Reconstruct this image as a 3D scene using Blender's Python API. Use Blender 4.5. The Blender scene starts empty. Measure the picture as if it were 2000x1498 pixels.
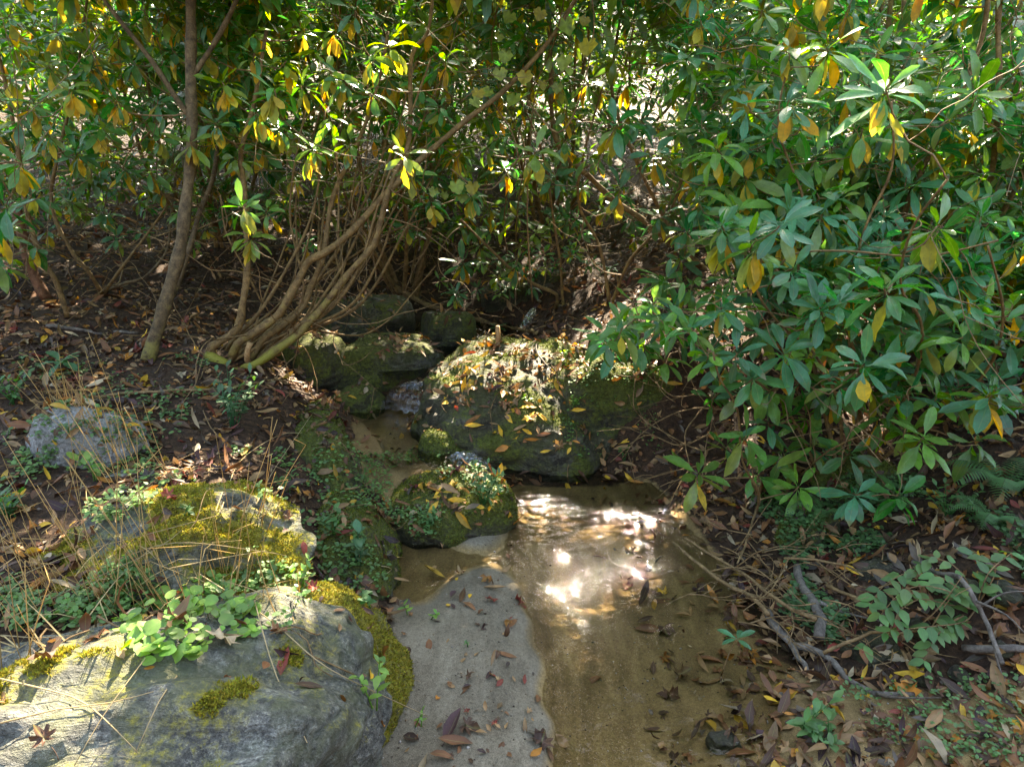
import bpy, math, random
import numpy as np
from mathutils import Vector, noise as mnoise
from mathutils.bvhtree import BVHTree

R = np.random.default_rng(11)
random.seed(5)
SC = bpy.context.scene
COL = SC.collection
PI = math.pi

# ------------------------------------------------------------------ camera
CAM_H, PITCH, FPX = 1.7, math.radians(19.0), 1350.0
CP, SP = math.cos(PITCH), math.sin(PITCH)
CAM = np.array([0.0, 0.0, CAM_H])


def ray(px, py):
    u, v = (px - 1000.0) / FPX, (749.0 - py) / FPX
    return np.array([u, CP + v * SP, -SP + v * CP])


def at_y(px, py, y):
    d = ray(px, py)
    return CAM + d * (y / d[1])


def at_z(px, py, z):
    d = ray(px, py)
    return CAM + d * ((z - CAM_H) / d[2])


def at_t(px, py, t):
    return CAM + ray(px, py) * t


cam_data = bpy.data.cameras.new('camera')
cam_data.sensor_width = 36.0
cam_data.lens = 36.0 * FPX / 2000.0
cam_data.clip_start = 0.05
cam_data.clip_end = 2000.0
cam = bpy.data.objects.new('camera', cam_data)
COL.objects.link(cam)
cam.location = CAM
cam.rotation_euler = (PI / 2 - PITCH, 0, 0)
SC.camera = cam

# ------------------------------------------------------------------ light
SUN_EL, SUN_AZ = math.radians(39.0), math.radians(7.0)      # azimuth from +Y towards +X
SUN = np.array([math.sin(SUN_AZ) * math.cos(SUN_EL), math.cos(SUN_AZ) * math.cos(SUN_EL), math.sin(SUN_EL)])
world = bpy.data.worlds.new('World')
SC.world = world
world.use_nodes = True
wn = world.node_tree
wn.nodes.clear()
wo = wn.nodes.new('ShaderNodeOutputWorld')
wb = wn.nodes.new('ShaderNodeBackground')
ws = wn.nodes.new('ShaderNodeTexSky')
ws.sky_type = 'NISHITA'
ws.sun_disc = False
ws.sun_elevation = SUN_EL
ws.sun_rotation = SUN_AZ
ws.ozone_density = 0.3
ws.dust_density = 2.5
ws.altitude = 800
wb.inputs['Strength'].default_value = 0.15
wn.links.new(ws.outputs[0], wb.inputs['Color'])
wn.links.new(wb.outputs[0], wo.inputs['Surface'])
sun_data = bpy.data.lights.new('sun', 'SUN')
sun_data.energy = 5.0
sun_data.angle = math.radians(0.5)
sun_data.color = (1.0, 0.93, 0.80)
sun = bpy.data.objects.new('sun', sun_data)
COL.objects.link(sun)
sun.rotation_euler = Vector(-SUN).to_track_quat('-Z', 'Y').to_euler()
sun.location = (2, 12, 12)

SC.view_settings.view_transform = 'Standard'
SC.view_settings.look = 'None'
SC.view_settings.exposure = 3.25
SC.view_settings.use_white_balance = True          # camera set for open shade
SC.view_settings.white_balance_temperature = 7600
SC.view_settings.white_balance_tint = 10
SC.view_settings.gamma = 1.0
SC.view_settings.use_curve_mapping = False
SC.render.engine = 'CYCLES'
SC.cycles.max_bounces = 6
SC.cycles.diffuse_bounces = 3
SC.cycles.glossy_bounces = 2
SC.cycles.transmission_bounces = 3
SC.cycles.transparent_max_bounces = 8
SC.cycles.sample_clamp_indirect = 6.0
SC.cycles.caustics_reflective = False
SC.cycles.caustics_refractive = False


# ------------------------------------------------------------------ mesh builder
def nrm(v):
    v = np.asarray(v, float)
    return v / np.maximum(np.linalg.norm(v, axis=-1, keepdims=True), 1e-9)


class MB:
    def __init__(self):
        self.v, self.q, self.t, self.c, self.u, self.n = [], [], [], [], [], 0

    def add(self, v, quads=None, tris=None, col=(1, 1, 1), uv=None):
        v = np.asarray(v, float).reshape(-1, 3)
        k = len(v)
        if quads is not None and len(quads):
            self.q.append(np.asarray(quads, int).reshape(-1, 4) + self.n)
        if tris is not None and len(tris):
            self.t.append(np.asarray(tris, int).reshape(-1, 3) + self.n)
        col = np.asarray(col, float)
        if col.ndim == 1:
            col = np.tile(col[None, :3], (k, 1))
        self.v.append(v)
        self.c.append(col[:, :3])
        self.u.append(np.zeros((k, 2)) if uv is None else np.asarray(uv, float).reshape(-1, 2))
        self.n += k

    def mesh(self, name, mat, smooth=True, origin=(0, 0, 0)):
        me = bpy.data.meshes.new(name)
        if self.n == 0:
            return me
        v = np.concatenate(self.v) - np.asarray(origin, float)
        c = np.concatenate(self.c)
        u = np.concatenate(self.u)
        q = np.concatenate(self.q) if self.q else np.zeros((0, 4), int)
        t = np.concatenate(self.t) if self.t else np.zeros((0, 3), int)
        loops = np.concatenate([q.ravel(), t.ravel()])
        starts = np.concatenate([np.arange(len(q)) * 4, len(q) * 4 + np.arange(len(t)) * 3])
        me.vertices.add(len(v))
        me.vertices.foreach_set('co', v.ravel().astype(np.float32))
        me.loops.add(len(loops))
        me.loops.foreach_set('vertex_index', loops.astype(np.int32))
        me.polygons.add(len(starts))
        me.polygons.foreach_set('loop_start', starts.astype(np.int32))
        me.update(calc_edges=True)
        at = me.attributes.new('Col', 'FLOAT_COLOR', 'POINT')
        at.data.foreach_set('color', np.concatenate([c, np.ones((len(c), 1))], 1).ravel().astype(np.float32))
        ul = me.uv_layers.new(name='UVMap')
        ul.data.foreach_set('uv', u[loops].ravel().astype(np.float32))
        if smooth:
            me.polygons.foreach_set('use_smooth', np.ones(len(starts), bool))
        me.materials.append(mat)
        return me

    def build(self, name, mat, parent=None, smooth=True, origin=(0, 0, 0)):
        o = bpy.data.objects.new(name, self.mesh(name, mat, smooth, origin))
        COL.objects.link(o)
        if parent is not None:
            o.parent = parent
        else:
            o.location = origin
        return o


def tag(o, label=None, cat=None, group=None, kind=None):
    if label: o['label'] = label
    if cat: o['category'] = cat
    if group: o['group'] = group
    if kind: o['kind'] = kind
    return o


def empty(name, label, cat, loc=(0, 0, 0), group=None):
    o = bpy.data.objects.new(name, None)
    COL.objects.link(o)
    o.location = loc
    o.empty_display_size = 0.1
    return tag(o, label, cat, group)


# ------------------------------------------------------------------ shapes
def smooth_path(p, step=0.06):
    p = np.asarray(p, float)
    if len(p) < 3:
        n = max(2, int(np.linalg.norm(p[-1] - p[0]) / step))
        return p[0] + (p[-1] - p[0]) * np.linspace(0, 1, n + 1)[:, None]
    e = np.vstack([2 * p[0] - p[1], p, 2 * p[-1] - p[-2]])
    out = []
    for i in range(1, len(e) - 2):
        n = max(2, int(np.linalg.norm(e[i + 1] - e[i]) / step))
        t = (np.arange(n) / n)[:, None]
        a, b, c, d = e[i - 1], e[i], e[i + 1], e[i + 2]
        out.append(0.5 * (2 * b + (c - a) * t + (2 * a - 5 * b + 4 * c - d) * t ** 2 + (3 * b - a - 3 * c + d) * t ** 3))
    out.append(p[-1:])
    return np.vstack(out)


def tube(mb, p, r, sides=6, col=(1, 1, 1), cap=True):
    p = np.asarray(p, float)
    n = len(p)
    r = np.broadcast_to(np.asarray(r, float), (n,))
    T = nrm(np.gradient(p, axis=0))
    ref = np.array([0.0, 0.0, 1.0]) if abs(T[:, 2]).mean() < 0.8 else np.array([1.0, 0.2, 0.0])
    a = nrm(np.cross(T, ref))
    b = np.cross(T, a)
    ang = np.arange(sides) * 2 * PI / sides
    ring = p[:, None, :] + r[:, None, None] * (np.cos(ang)[None, :, None] * a[:, None, :] + np.sin(ang)[None, :, None] * b[:, None, :])
    i = np.arange(n - 1)[:, None] * sides
    j = np.arange(sides)[None, :]
    j2 = (j + 1) % sides
    q = np.stack([i + j, i + j2, i + sides + j2, i + sides + j], -1).reshape(-1, 4)
    v = ring.reshape(-1, 3)
    tr = []
    if cap:
        v = np.vstack([v, p[:1], p[-1:]])
        e0, e1 = n * sides, n * sides + 1
        for k in range(sides):
            tr.append((e0, (k + 1) % sides, k))
            tr.append((e1, (n - 1) * sides + k, (n - 1) * sides + (k + 1) % sides))
    c = np.asarray(col, float)
    if c.ndim == 2:
        c = np.repeat(c, sides, 0)
        if cap:
            c = np.vstack([c, c[:1], c[-1:]])
    mb.add(v, q, tr, c)


PROF = {
    'rhodo': ([0, .12, .34, .60, .84, 1.0], [.05, .10, .70, 1.0, .74, .03]),
    'far': ([0, .30, .68, 1.0], [.06, .72, 1.0, .05]),
    'ovate': ([0, .10, .35, .70, 1.0], [.06, .55, 1.0, .70, .03]),
    'heart': ([0, .08, .30, .65, 1.0], [.45, .85, 1.0, .60, .03]),
    'round': ([0, .12, .45, .82, 1.0], [.30, .75, 1.0, .75, .30]),
    'blade': ([0, .5, 1.0], [1.0, .8, .05]),
    'lance': ([0, .25, .55, .8, 1.0], [.08, .75, 1.0, .6, .03]),
}


def add_leaves(mb, base, d, up, L, W, col, prof='rhodo', curl=0.3, fold=0.25, twist=0.0, wave=0.0):
    base = np.asarray(base, float).reshape(-1, 3)
    N = len(base)
    if N == 0:
        return
    f = lambda a: np.broadcast_to(np.asarray(a, float), (N,))[:, None]
    d = nrm(np.broadcast_to(d, (N, 3)))
    side = nrm(np.cross(d, np.broadcast_to(up, (N, 3)) + 1e-4))
    n = np.cross(side, d)
    s, w = (np.array(x) for x in PROF[prof])
    k = len(s)
    L, W, curl, fold = f(L), f(W), f(curl), f(fold)
    th = curl * s[None, :]
    along = L * s * (1 - th ** 2 / 6)
    drop = -L * s * th / 2
    mid = base[:, None] + d[:, None] * along[..., None] + n[:, None] * drop[..., None]
    hw = 0.5 * W * w[None, :]
    tw = f(twist) * s[None, :]
    sd = side[:, None] * np.cos(tw)[..., None] + n[:, None] * np.sin(tw)[..., None]
    nn = n[:, None] * np.cos(tw)[..., None] - side[:, None] * np.sin(tw)[..., None]
    e1 = fold * hw + (R.normal(0, 1, (N, k)) * wave * hw if wave else 0)
    e2 = fold * hw + (R.normal(0, 1, (N, k)) * wave * hw if wave else 0)
    le = mid + sd * hw[..., None] + nn * e1[..., None]
    ri = mid - sd * hw[..., None] + nn * e2[..., None]
    V = np.stack([le, mid, ri], 2).reshape(-1, 3)
    i = np.arange(k - 1) * 3
    q = np.concatenate([np.stack([i, i + 1, i + 4, i + 3], -1), np.stack([i + 1, i + 2, i + 5, i + 4], -1)])
    Q = (np.arange(N)[:, None, None] * (k * 3) + q[None]).reshape(-1, 4)
    uv = np.stack([np.broadcast_to(s[:, None], (k, 3)), np.broadcast_to(np.array([0, .5, 1.0]), (k, 3))], -1).reshape(-1, 2)
    col = np.broadcast_to(np.asarray(col, float), (N, 3))
    mb.add(V, Q, None, np.repeat(col, k * 3, 0), np.tile(uv, (N, 1)))


LOBES = {
    'maple': [(0, .10), (14, .30), (35, .62), (48, .45), (62, .50), (78, .98), (95, .55), (112, .60), (128, .88), (148, .55), (158, .62), (180, 1.0)],
    'oak': [(0, .12), (20, .35), (40, .55), (52, .28), (70, .58), (88, .68), (100, .32), (118, .62), (135, .75), (146, .40), (162, .62), (180, .95)],
    'grape': [(0, .25), (20, .62), (45, .78), (60, .66), (85, .92), (105, .72), (125, .78), (150, .74), (165, .84), (180, 1.0)],
}


def add_lobed(mb, base, d, up, size, col, kind='maple', cup=0.2, crumple=0.12, seed=0):
    """flat lobed leaf with radial ridges; base is the stalk end, d points to the tip"""
    rr = np.random.default_rng(seed)
    half = LOBES[kind]
    ang = [a for a, _ in half] + [360 - a for a, _ in half[-2:0:-1]]
    rad = [r for _, r in half] + [r for _, r in half[-2:0:-1]]
    ang, rad = np.radians(np.array(ang, float)), np.array(rad)
    m = len(ang)
    d, up = nrm(d), np.asarray(up, float)
    side = nrm(np.cross(d, up))
    n = np.cross(side, d)
    cx = 0.42
    x = cx - np.cos(ang) * rad * .58
    y = np.sin(ang) * rad * .58
    V, C = [np.array([[cx, 0, 0]])], []
    for fr in (0.5, 1.0):
        xx, yy = cx + (x - cx) * fr, y * fr
        z = cup * ((xx - cx) ** 2 + yy ** 2) * 1.2 + rr.normal(0, crumple, m) * fr * .6 + crumple * fr * np.sin(ang * 3 + seed) * .8
        V.append(np.stack([xx, yy, z], -1))
    V = np.concatenate(V)
    tr = [(0, 1 + i, 1 + (i + 1) % m) for i in range(m)]
    q = [(1 + i, 1 + m + i, 1 + m + (i + 1) % m, 1 + (i + 1) % m) for i in range(m)]
    W = np.asarray(base)[None] + size * (V[:, :1] * d + V[:, 1:2] * side + V[:, 2:] * n)
    cc = np.tile(np.asarray(col, float)[None], (len(V), 1)) * rr.uniform(.75, 1.2, (len(V), 1))
    mb.add(W, q, tr, cc, np.stack([V[:, 0], V[:, 1] + .5], -1))


# ------------------------------------------------------------------ materials
def new_mat(name):
    m = bpy.data.materials.new(name)
    m.use_nodes = True
    nt = m.node_tree
    nt.nodes.clear()
    return m, nt


def N(nt, kind, **kw):
    n = nt.nodes.new(kind)
    for k, v in kw.items():
        if k in n.inputs:
            n.inputs[k].default_value = v
        else:
            setattr(n, k, v)
    return n


def link(nt, a, b):
    nt.links.new(a, b)


def ramp(nt, fac, stops):
    r = nt.nodes.new('ShaderNodeValToRGB')
    el = r.color_ramp.elements
    el[0].position, el[0].color = stops[0][0], (*stops[0][1], 1)
    el[1].position, el[1].color = stops[-1][0], (*stops[-1][1], 1)
    for p, c in stops[1:-1]:
        e = el.new(p)
        e.color = (*c, 1)
    link(nt, fac, r.inputs['Fac'])
    return r.outputs['Color']


def mixc(nt, fac, a, b, mode='MIX'):
    m = nt.nodes.new('ShaderNodeMix')
    m.data_type = 'RGBA'
    m.blend_type = mode
    for sock, val in ((m.inputs[0], fac), (m.inputs[6], a), (m.inputs[7], b)):
        if hasattr(val, 'is_linked') or isinstance(val, bpy.types.NodeSocket):
            link(nt, val, sock)
        elif isinstance(val, (int, float)):
            sock.default_value = val
        else:
            sock.default_value = (*val, 1)
    return m.outputs[2]


def math_n(nt, op, a, b=0.0):
    m = nt.nodes.new('ShaderNodeMath')
    m.operation = op
    for s, v in ((m.inputs[0], a), (m.inputs[1], b)):
        if isinstance(v, bpy.types.NodeSocket):
            link(nt, v, s)
        else:
            s.default_value = v
    return m.outputs[0]


def noise_n(nt, vec, scale, detail=4.0, rough=0.55, dist=0.0):
    n = nt.nodes.new('ShaderNodeTexNoise')
    n.inputs['Scale'].default_value = scale
    n.inputs['Detail'].default_value = detail
    n.inputs['Roughness'].default_value = rough
    n.inputs['Distortion'].default_value = dist
    if vec is not None:
        link(nt, vec, n.inputs['Vector'])
    return n.outputs['Fac']


def leaf_mat(name, rough=0.33, trans=0.35, spots=0.5, vein=0.35, spec=0.5, backpale=0.5, tboost=(2.1, 1.7, .5)):
    m, nt = new_mat(name)
    out = N(nt, 'ShaderNodeOutputMaterial')
    at = N(nt, 'ShaderNodeAttribute', attribute_name='Col')
    uv = N(nt, 'ShaderNodeUVMap', uv_map='UVMap')
    sep = N(nt, 'ShaderNodeSeparateXYZ')
    link(nt, uv.outputs[0], sep.inputs[0])
    geo = N(nt, 'ShaderNodeNewGeometry')
    # midrib and side veins from the leaf's own coordinates
    dm = math_n(nt, 'ABSOLUTE', math_n(nt, 'SUBTRACT', sep.outputs['Y'], 0.5))
    rib = math_n(nt, 'SUBTRACT', 1.0, math_n(nt, 'MULTIPLY', dm, 20.0))
    rib = math_n(nt, 'MAXIMUM', rib, 0.0)
    sv = math_n(nt, 'SINE', math_n(nt, 'MULTIPLY', math_n(nt, 'SUBTRACT', sep.outputs['X'], math_n(nt, 'MULTIPLY', dm, .35)), 75.0))
    sv = math_n(nt, 'MULTIPLY', math_n(nt, 'MAXIMUM', math_n(nt, 'SUBTRACT', sv, .78), 0.0), .7)
    veins = math_n(nt, 'MULTIPLY', math_n(nt, 'MAXIMUM', rib, sv), vein)
    n1 = noise_n(nt, geo.outputs['Position'], 22.0, 3.0)
    n2 = noise_n(nt, geo.outputs['Position'], 95.0, 3.0, .6)
    base = mixc(nt, n1, at.outputs['Color'], (1.45, 1.45, 1.3), 'MULTIPLY')
    vr = nt.nodes.new('ShaderNodeMapRange')
    link(nt, n1, vr.inputs[0])
    vr.inputs[1].default_value, vr.inputs[2].default_value = .3, .7
    vr.inputs[3].default_value, vr.inputs[4].default_value = .65, 1.35
    sc = N(nt, 'ShaderNodeVectorMath', operation='SCALE')
    link(nt, at.outputs['Color'], sc.inputs[0])
    link(nt, vr.outputs[0], sc.inputs['Scale'])
    base = sc.outputs[0]
    base = mixc(nt, veins, base, (.30, .33, .10))
    if spots:
        sp = nt.nodes.new('ShaderNodeMapRange')
        link(nt, n2, sp.inputs[0])
        sp.inputs[1].default_value, sp.inputs[2].default_value = .62, .74
        sp.inputs[4].default_value = spots
        base = mixc(nt, sp.outputs[0], base, (.16, .10, .03))
    tipr = nt.nodes.new('ShaderNodeMapRange')
    link(nt, math_n(nt, 'ADD', sep.outputs['X'], math_n(nt, 'MULTIPLY', math_n(nt, 'SUBTRACT', noise_n(nt, geo.outputs['Position'], 9.0, 2.0), .5), 1.1)), tipr.inputs[0])
    tipr.inputs[1].default_value, tipr.inputs[2].default_value = 1.0, 1.12
    tipr.inputs[4].default_value = .8
    base = mixc(nt, tipr.outputs[0], base, (.20, .13, .045))
    if backpale:
        base = mixc(nt, math_n(nt, 'MULTIPLY', geo.outputs['Backfacing'], backpale), base, (.17, .22, .11))
    p = N(nt, 'ShaderNodeBsdfPrincipled', Roughness=rough)
    p.inputs['Specular IOR Level'].default_value = spec
    link(nt, base, p.inputs['Base Color'])
    rr = nt.nodes.new('ShaderNodeMapRange')
    link(nt, n1, rr.inputs[0])
    rr.inputs[3].default_value, rr.inputs[4].default_value = rough - .1, rough + .2
    link(nt, rr.outputs[0], p.inputs['Roughness'])
    bump = N(nt, 'ShaderNodeBump', Strength=.35, Distance=.004)
    link(nt, math_n(nt, 'SUBTRACT', n1, veins), bump.inputs['Height'])
    link(nt, bump.outputs[0], p.inputs['Normal'])
    tr = N(nt, 'ShaderNodeBsdfTranslucent')
    link(nt, mixc(nt, 1.0, base, tboost, 'MULTIPLY'), tr.inputs['Color'])
    mx = N(nt, 'ShaderNodeMixShader', Fac=trans)
    link(nt, p.outputs[0], mx.inputs[1])
    link(nt, tr.outputs[0], mx.inputs[2])
    link(nt, mx.outputs[0], out.inputs['Surface'])
    return m


M_LEAF = leaf_mat('rhododendron_leaf', rough=.2, trans=.40, spots=.65, spec=.40, vein=.35, backpale=.3)
M_YEL = leaf_mat('yellowed_leaf', rough=.5, trans=.55, spec=.25, spots=.6, backpale=.15, tboost=(1.3, 1.15, .6))
M_HERB = leaf_mat('herb_leaf', rough=.5, trans=.4, spots=.1, vein=.15, backpale=.25)
M_DEAD = leaf_mat('dead_leaf', rough=.55, trans=.15, spots=.7, vein=.25, backpale=.0, spec=.35, tboost=(1.2, 1.0, .7))


def bark_mat(name, c1, c2, moss=(.16, .17, .02), bump=.5):
    m, nt = new_mat(name)
    out = N(nt, 'ShaderNodeOutputMaterial')
    at = N(nt, 'ShaderNodeAttribute', attribute_name='Col')       # red channel: how mossy, green: lichen flecks
    sep = N(nt, 'ShaderNodeSeparateColor')
    link(nt, at.outputs['Color'], sep.inputs[0])
    geo = N(nt, 'ShaderNodeNewGeometry')
    n1 = noise_n(nt, geo.outputs['Position'], 26, 5, .65)
    n2 = noise_n(nt, geo.outputs['Position'], 120, 4, .6)
    n3 = noise_n(nt, geo.outputs['Position'], 13, 4, .7)
    base = ramp(nt, n1, [(.3, c1), (.55, c2), (.75, tuple(min(1, x * 1.7) for x in c2))])
    base = mixc(nt, .5, base, ramp(nt, n2, [(.35, (.25, .22, .18)), (.65, (1, 1, 1))]), 'MULTIPLY')
    f = math_n(nt, 'SUBTRACT', math_n(nt, 'ADD', math_n(nt, 'MULTIPLY', sep.outputs[0], .75), n3), .82)
    f = nt.nodes.new('ShaderNodeMapRange'), f
    link(nt, f[1], f[0].inputs[0])
    f[0].inputs[1].default_value, f[0].inputs[2].default_value = 0.0, .40
    mossc = mixc(nt, n2, (moss[0] * .5, moss[1] * .5, moss[2] * .5), tuple(1.5 * x for x in moss))
    base = mixc(nt, f[0].outputs[0], base, mossc)
    p = N(nt, 'ShaderNodeBsdfPrincipled', Roughness=.75)
    p.inputs['Specular IOR Level'].default_value = .3
    link(nt, base, p.inputs['Base Color'])
    b = N(nt, 'ShaderNodeBump', Strength=bump, Distance=.01)
    link(nt, math_n(nt, 'ADD', n1, math_n(nt, 'MULTIPLY', n2, .5)), b.inputs['Height'])
    link(nt, b.outputs[0], p.inputs['Normal'])
    link(nt, p.outputs[0], out.inputs['Surface'])
    return m


M_BARK = bark_mat('rhododendron_bark', (.080, .044, .014), (.23, .142, .048), (.19, .17, .02))
M_TWIG = bark_mat('twig_bark', (.10, .058, .022), (.25, .155, .062), bump=.2)
M_TRUNK = bark_mat('dark_trunk_bark', (.045, .032, .015), (.165, .115, .052), (.19, .17, .02))
M_DRIFT = bark_mat('grey_driftwood', (.06, .048, .036), (.17, .14, .105))
M_SHRED = bark_mat('shredded_bark', (.10, .045, .02), (.22, .10, .045), bump=.9)
M_WOOD = bark_mat('split_wood', (.30, .16, .06), (.45, .27, .11), bump=.6)


def rock_mat(name, c_dark, c_mid, c_light, moss_col=(.16, .17, .02), band=(1, 1, 1), lichen=.5, film=(.15, .14, .07)):
    m, nt = new_mat(name)
    out = N(nt, 'ShaderNodeOutputMaterial')
    at = N(nt, 'ShaderNodeAttribute', attribute_name='Col')       # red: moss cover
    sep = N(nt, 'ShaderNodeSeparateColor')
    link(nt, at.outputs['Color'], sep.inputs[0])
    geo = N(nt, 'ShaderNodeNewGeometry')
    tc = N(nt, 'ShaderNodeTexCoord')
    mp = N(nt, 'ShaderNodeMapping')
    mp.inputs['Scale'].default_value = band
    link(nt, tc.outputs['Object'], mp.inputs['Vector'])
    n_band = noise_n(nt, mp.outputs[0], 7, 7, .68, .8)
    n_f = noise_n(nt, tc.outputs['Object'], 55, 6, .7)
    n_g = noise_n(nt, tc.outputs['Object'], 260, 3, .6)
    n_l = noise_n(nt, tc.outputs['Object'], 4.5, 6, .7, .5)
    base = ramp(nt, n_band, [(.28, c_dark), (.5, c_mid), (.70, c_light)])
    base = mixc(nt, .8, base, ramp(nt, n_f, [(.34, (.25, .25, .25)), (.5, (.85, .85, .85)), (.64, (1.5, 1.5, 1.5))]), 'MULTIPLY')
    n_s = noise_n(nt, tc.outputs['Object'], 130, 2, .5)
    base = mixc(nt, .6, base, ramp(nt, n_s, [(.36, (.3, .3, .3)), (.44, (1, 1, 1)), (.60, (1, 1, 1)), (.66, (2.0, 2.0, 1.9))]), 'MULTIPLY')
    base = mixc(nt, .5, base, ramp(nt, n_g, [(.3, (.5, .5, .5)), (.7, (1.3, 1.3, 1.3))]), 'MULTIPLY')
    lf = nt.nodes.new('ShaderNodeMapRange')
    link(nt, math_n(nt, 'ADD', n_l, math_n(nt, 'MULTIPLY', n_f, .25)), lf.inputs[0])
    lf.inputs[1].default_value, lf.inputs[2].default_value = .66, .80
    lf.inputs[4].default_value = lichen
    base = mixc(nt, lf.outputs[0], base, (.44, .42, .34))
    ff = nt.nodes.new('ShaderNodeMapRange')                       # thin green algae film in broad patches
    n_film = noise_n(nt, tc.outputs['Object'], 6.5, 5, .7, .4)
    link(nt, n_film, ff.inputs[0])
    ff.inputs[1].default_value, ff.inputs[2].default_value = .42, .62
    ff.inputs[4].default_value = .75
    base = mixc(nt, ff.outputs[0], base, mixc(nt, n_f, tuple(.6 * x for x in film), tuple(1.5 * x for x in film)))
    mf = nt.nodes.new('ShaderNodeMapRange')
    link(nt, math_n(nt, 'ADD', sep.outputs[0], math_n(nt, 'MULTIPLY', math_n(nt, 'SUBTRACT', n_f, .5), .9)), mf.inputs[0])
    mf.inputs[1].default_value, mf.inputs[2].default_value = .38, .62
    mc = ramp(nt, n_f, [(.3, tuple(.35 * x for x in moss_col)), (.5, moss_col), (.7, tuple(1.7 * x for x in moss_col))])
    mc = mixc(nt, .5, mc, ramp(nt, n_g, [(.3, (.4, .45, .4)), (.7, (1.4, 1.35, 1.3))]), 'MULTIPLY')
    base = mixc(nt, mf.outputs[0], base, mc)
    p = N(nt, 'ShaderNodeBsdfPrincipled')
    p.inputs['Specular IOR Level'].default_value = .35
    link(nt, base, p.inputs['Base Color'])
    rr = nt.nodes.new('ShaderNodeMapRange')
    link(nt, mf.outputs[0], rr.inputs[0])
    rr.inputs[3].default_value, rr.inputs[4].default_value = .58, .92
    link(nt, rr.outputs[0], p.inputs['Roughness'])
    h = math_n(nt, 'ADD', math_n(nt, 'MULTIPLY', n_band, 1.2), math_n(nt, 'ADD', math_n(nt, 'MULTIPLY', n_f, .6), math_n(nt, 'MULTIPLY', n_g, .18)))
    b = N(nt, 'ShaderNodeBump', Strength=.9, Distance=.035)
    link(nt, h, b.inputs['Height'])
    link(nt, b.outputs[0], p.inputs['Normal'])
    link(nt, p.outputs[0], out.inputs['Surface'])
    return m


M_ROCK = rock_mat('grey_gneiss', (.038, .038, .028), (.14, .138, .11), (.31, .30, .24), (.22, .19, .022), (.8, 3.6, 3.2), .7, (.115, .12, .05))
M_ROCKW = rock_mat('wet_mossy_rock', (.016, .013, .007), (.048, .040, .020), (.12, .105, .06), (.085, .095, .014), (1.5, 1.5, 3.5), .3, (.06, .062, .015))
M_ROCKP = rock_mat('pale_grey_rock', (.22, .205, .18), (.34, .325, .29), (.46, .44, .40), (.12, .14, .02), (1.5, 1.5, 2.5), .3, (.22, .21, .16))


def moss_mat(name, c):
    m, nt = new_mat(name)
    out = N(nt, 'ShaderNodeOutputMaterial')
    at = N(nt, 'ShaderNodeAttribute', attribute_name='Col')
    p = N(nt, 'ShaderNodeBsdfPrincipled', Roughness=.8)
    p.inputs['Specular IOR Level'].default_value = .2
    link(nt, at.outputs['Color'], p.inputs['Base Color'])
    tr = N(nt, 'ShaderNodeBsdfTranslucent')
    link(nt, at.outputs['Color'], tr.inputs['Color'])
    mx = N(nt, 'ShaderNodeMixShader', Fac=.3)
    link(nt, p.outputs[0], mx.inputs[1])
    link(nt, tr.outputs[0], mx.inputs[2])
    link(nt, mx.outputs[0], out.inputs['Surface'])
    return m


M_MOSS = moss_mat('moss_fronds', None)
M_STRAW = moss_mat('dry_straw', None)


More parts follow.
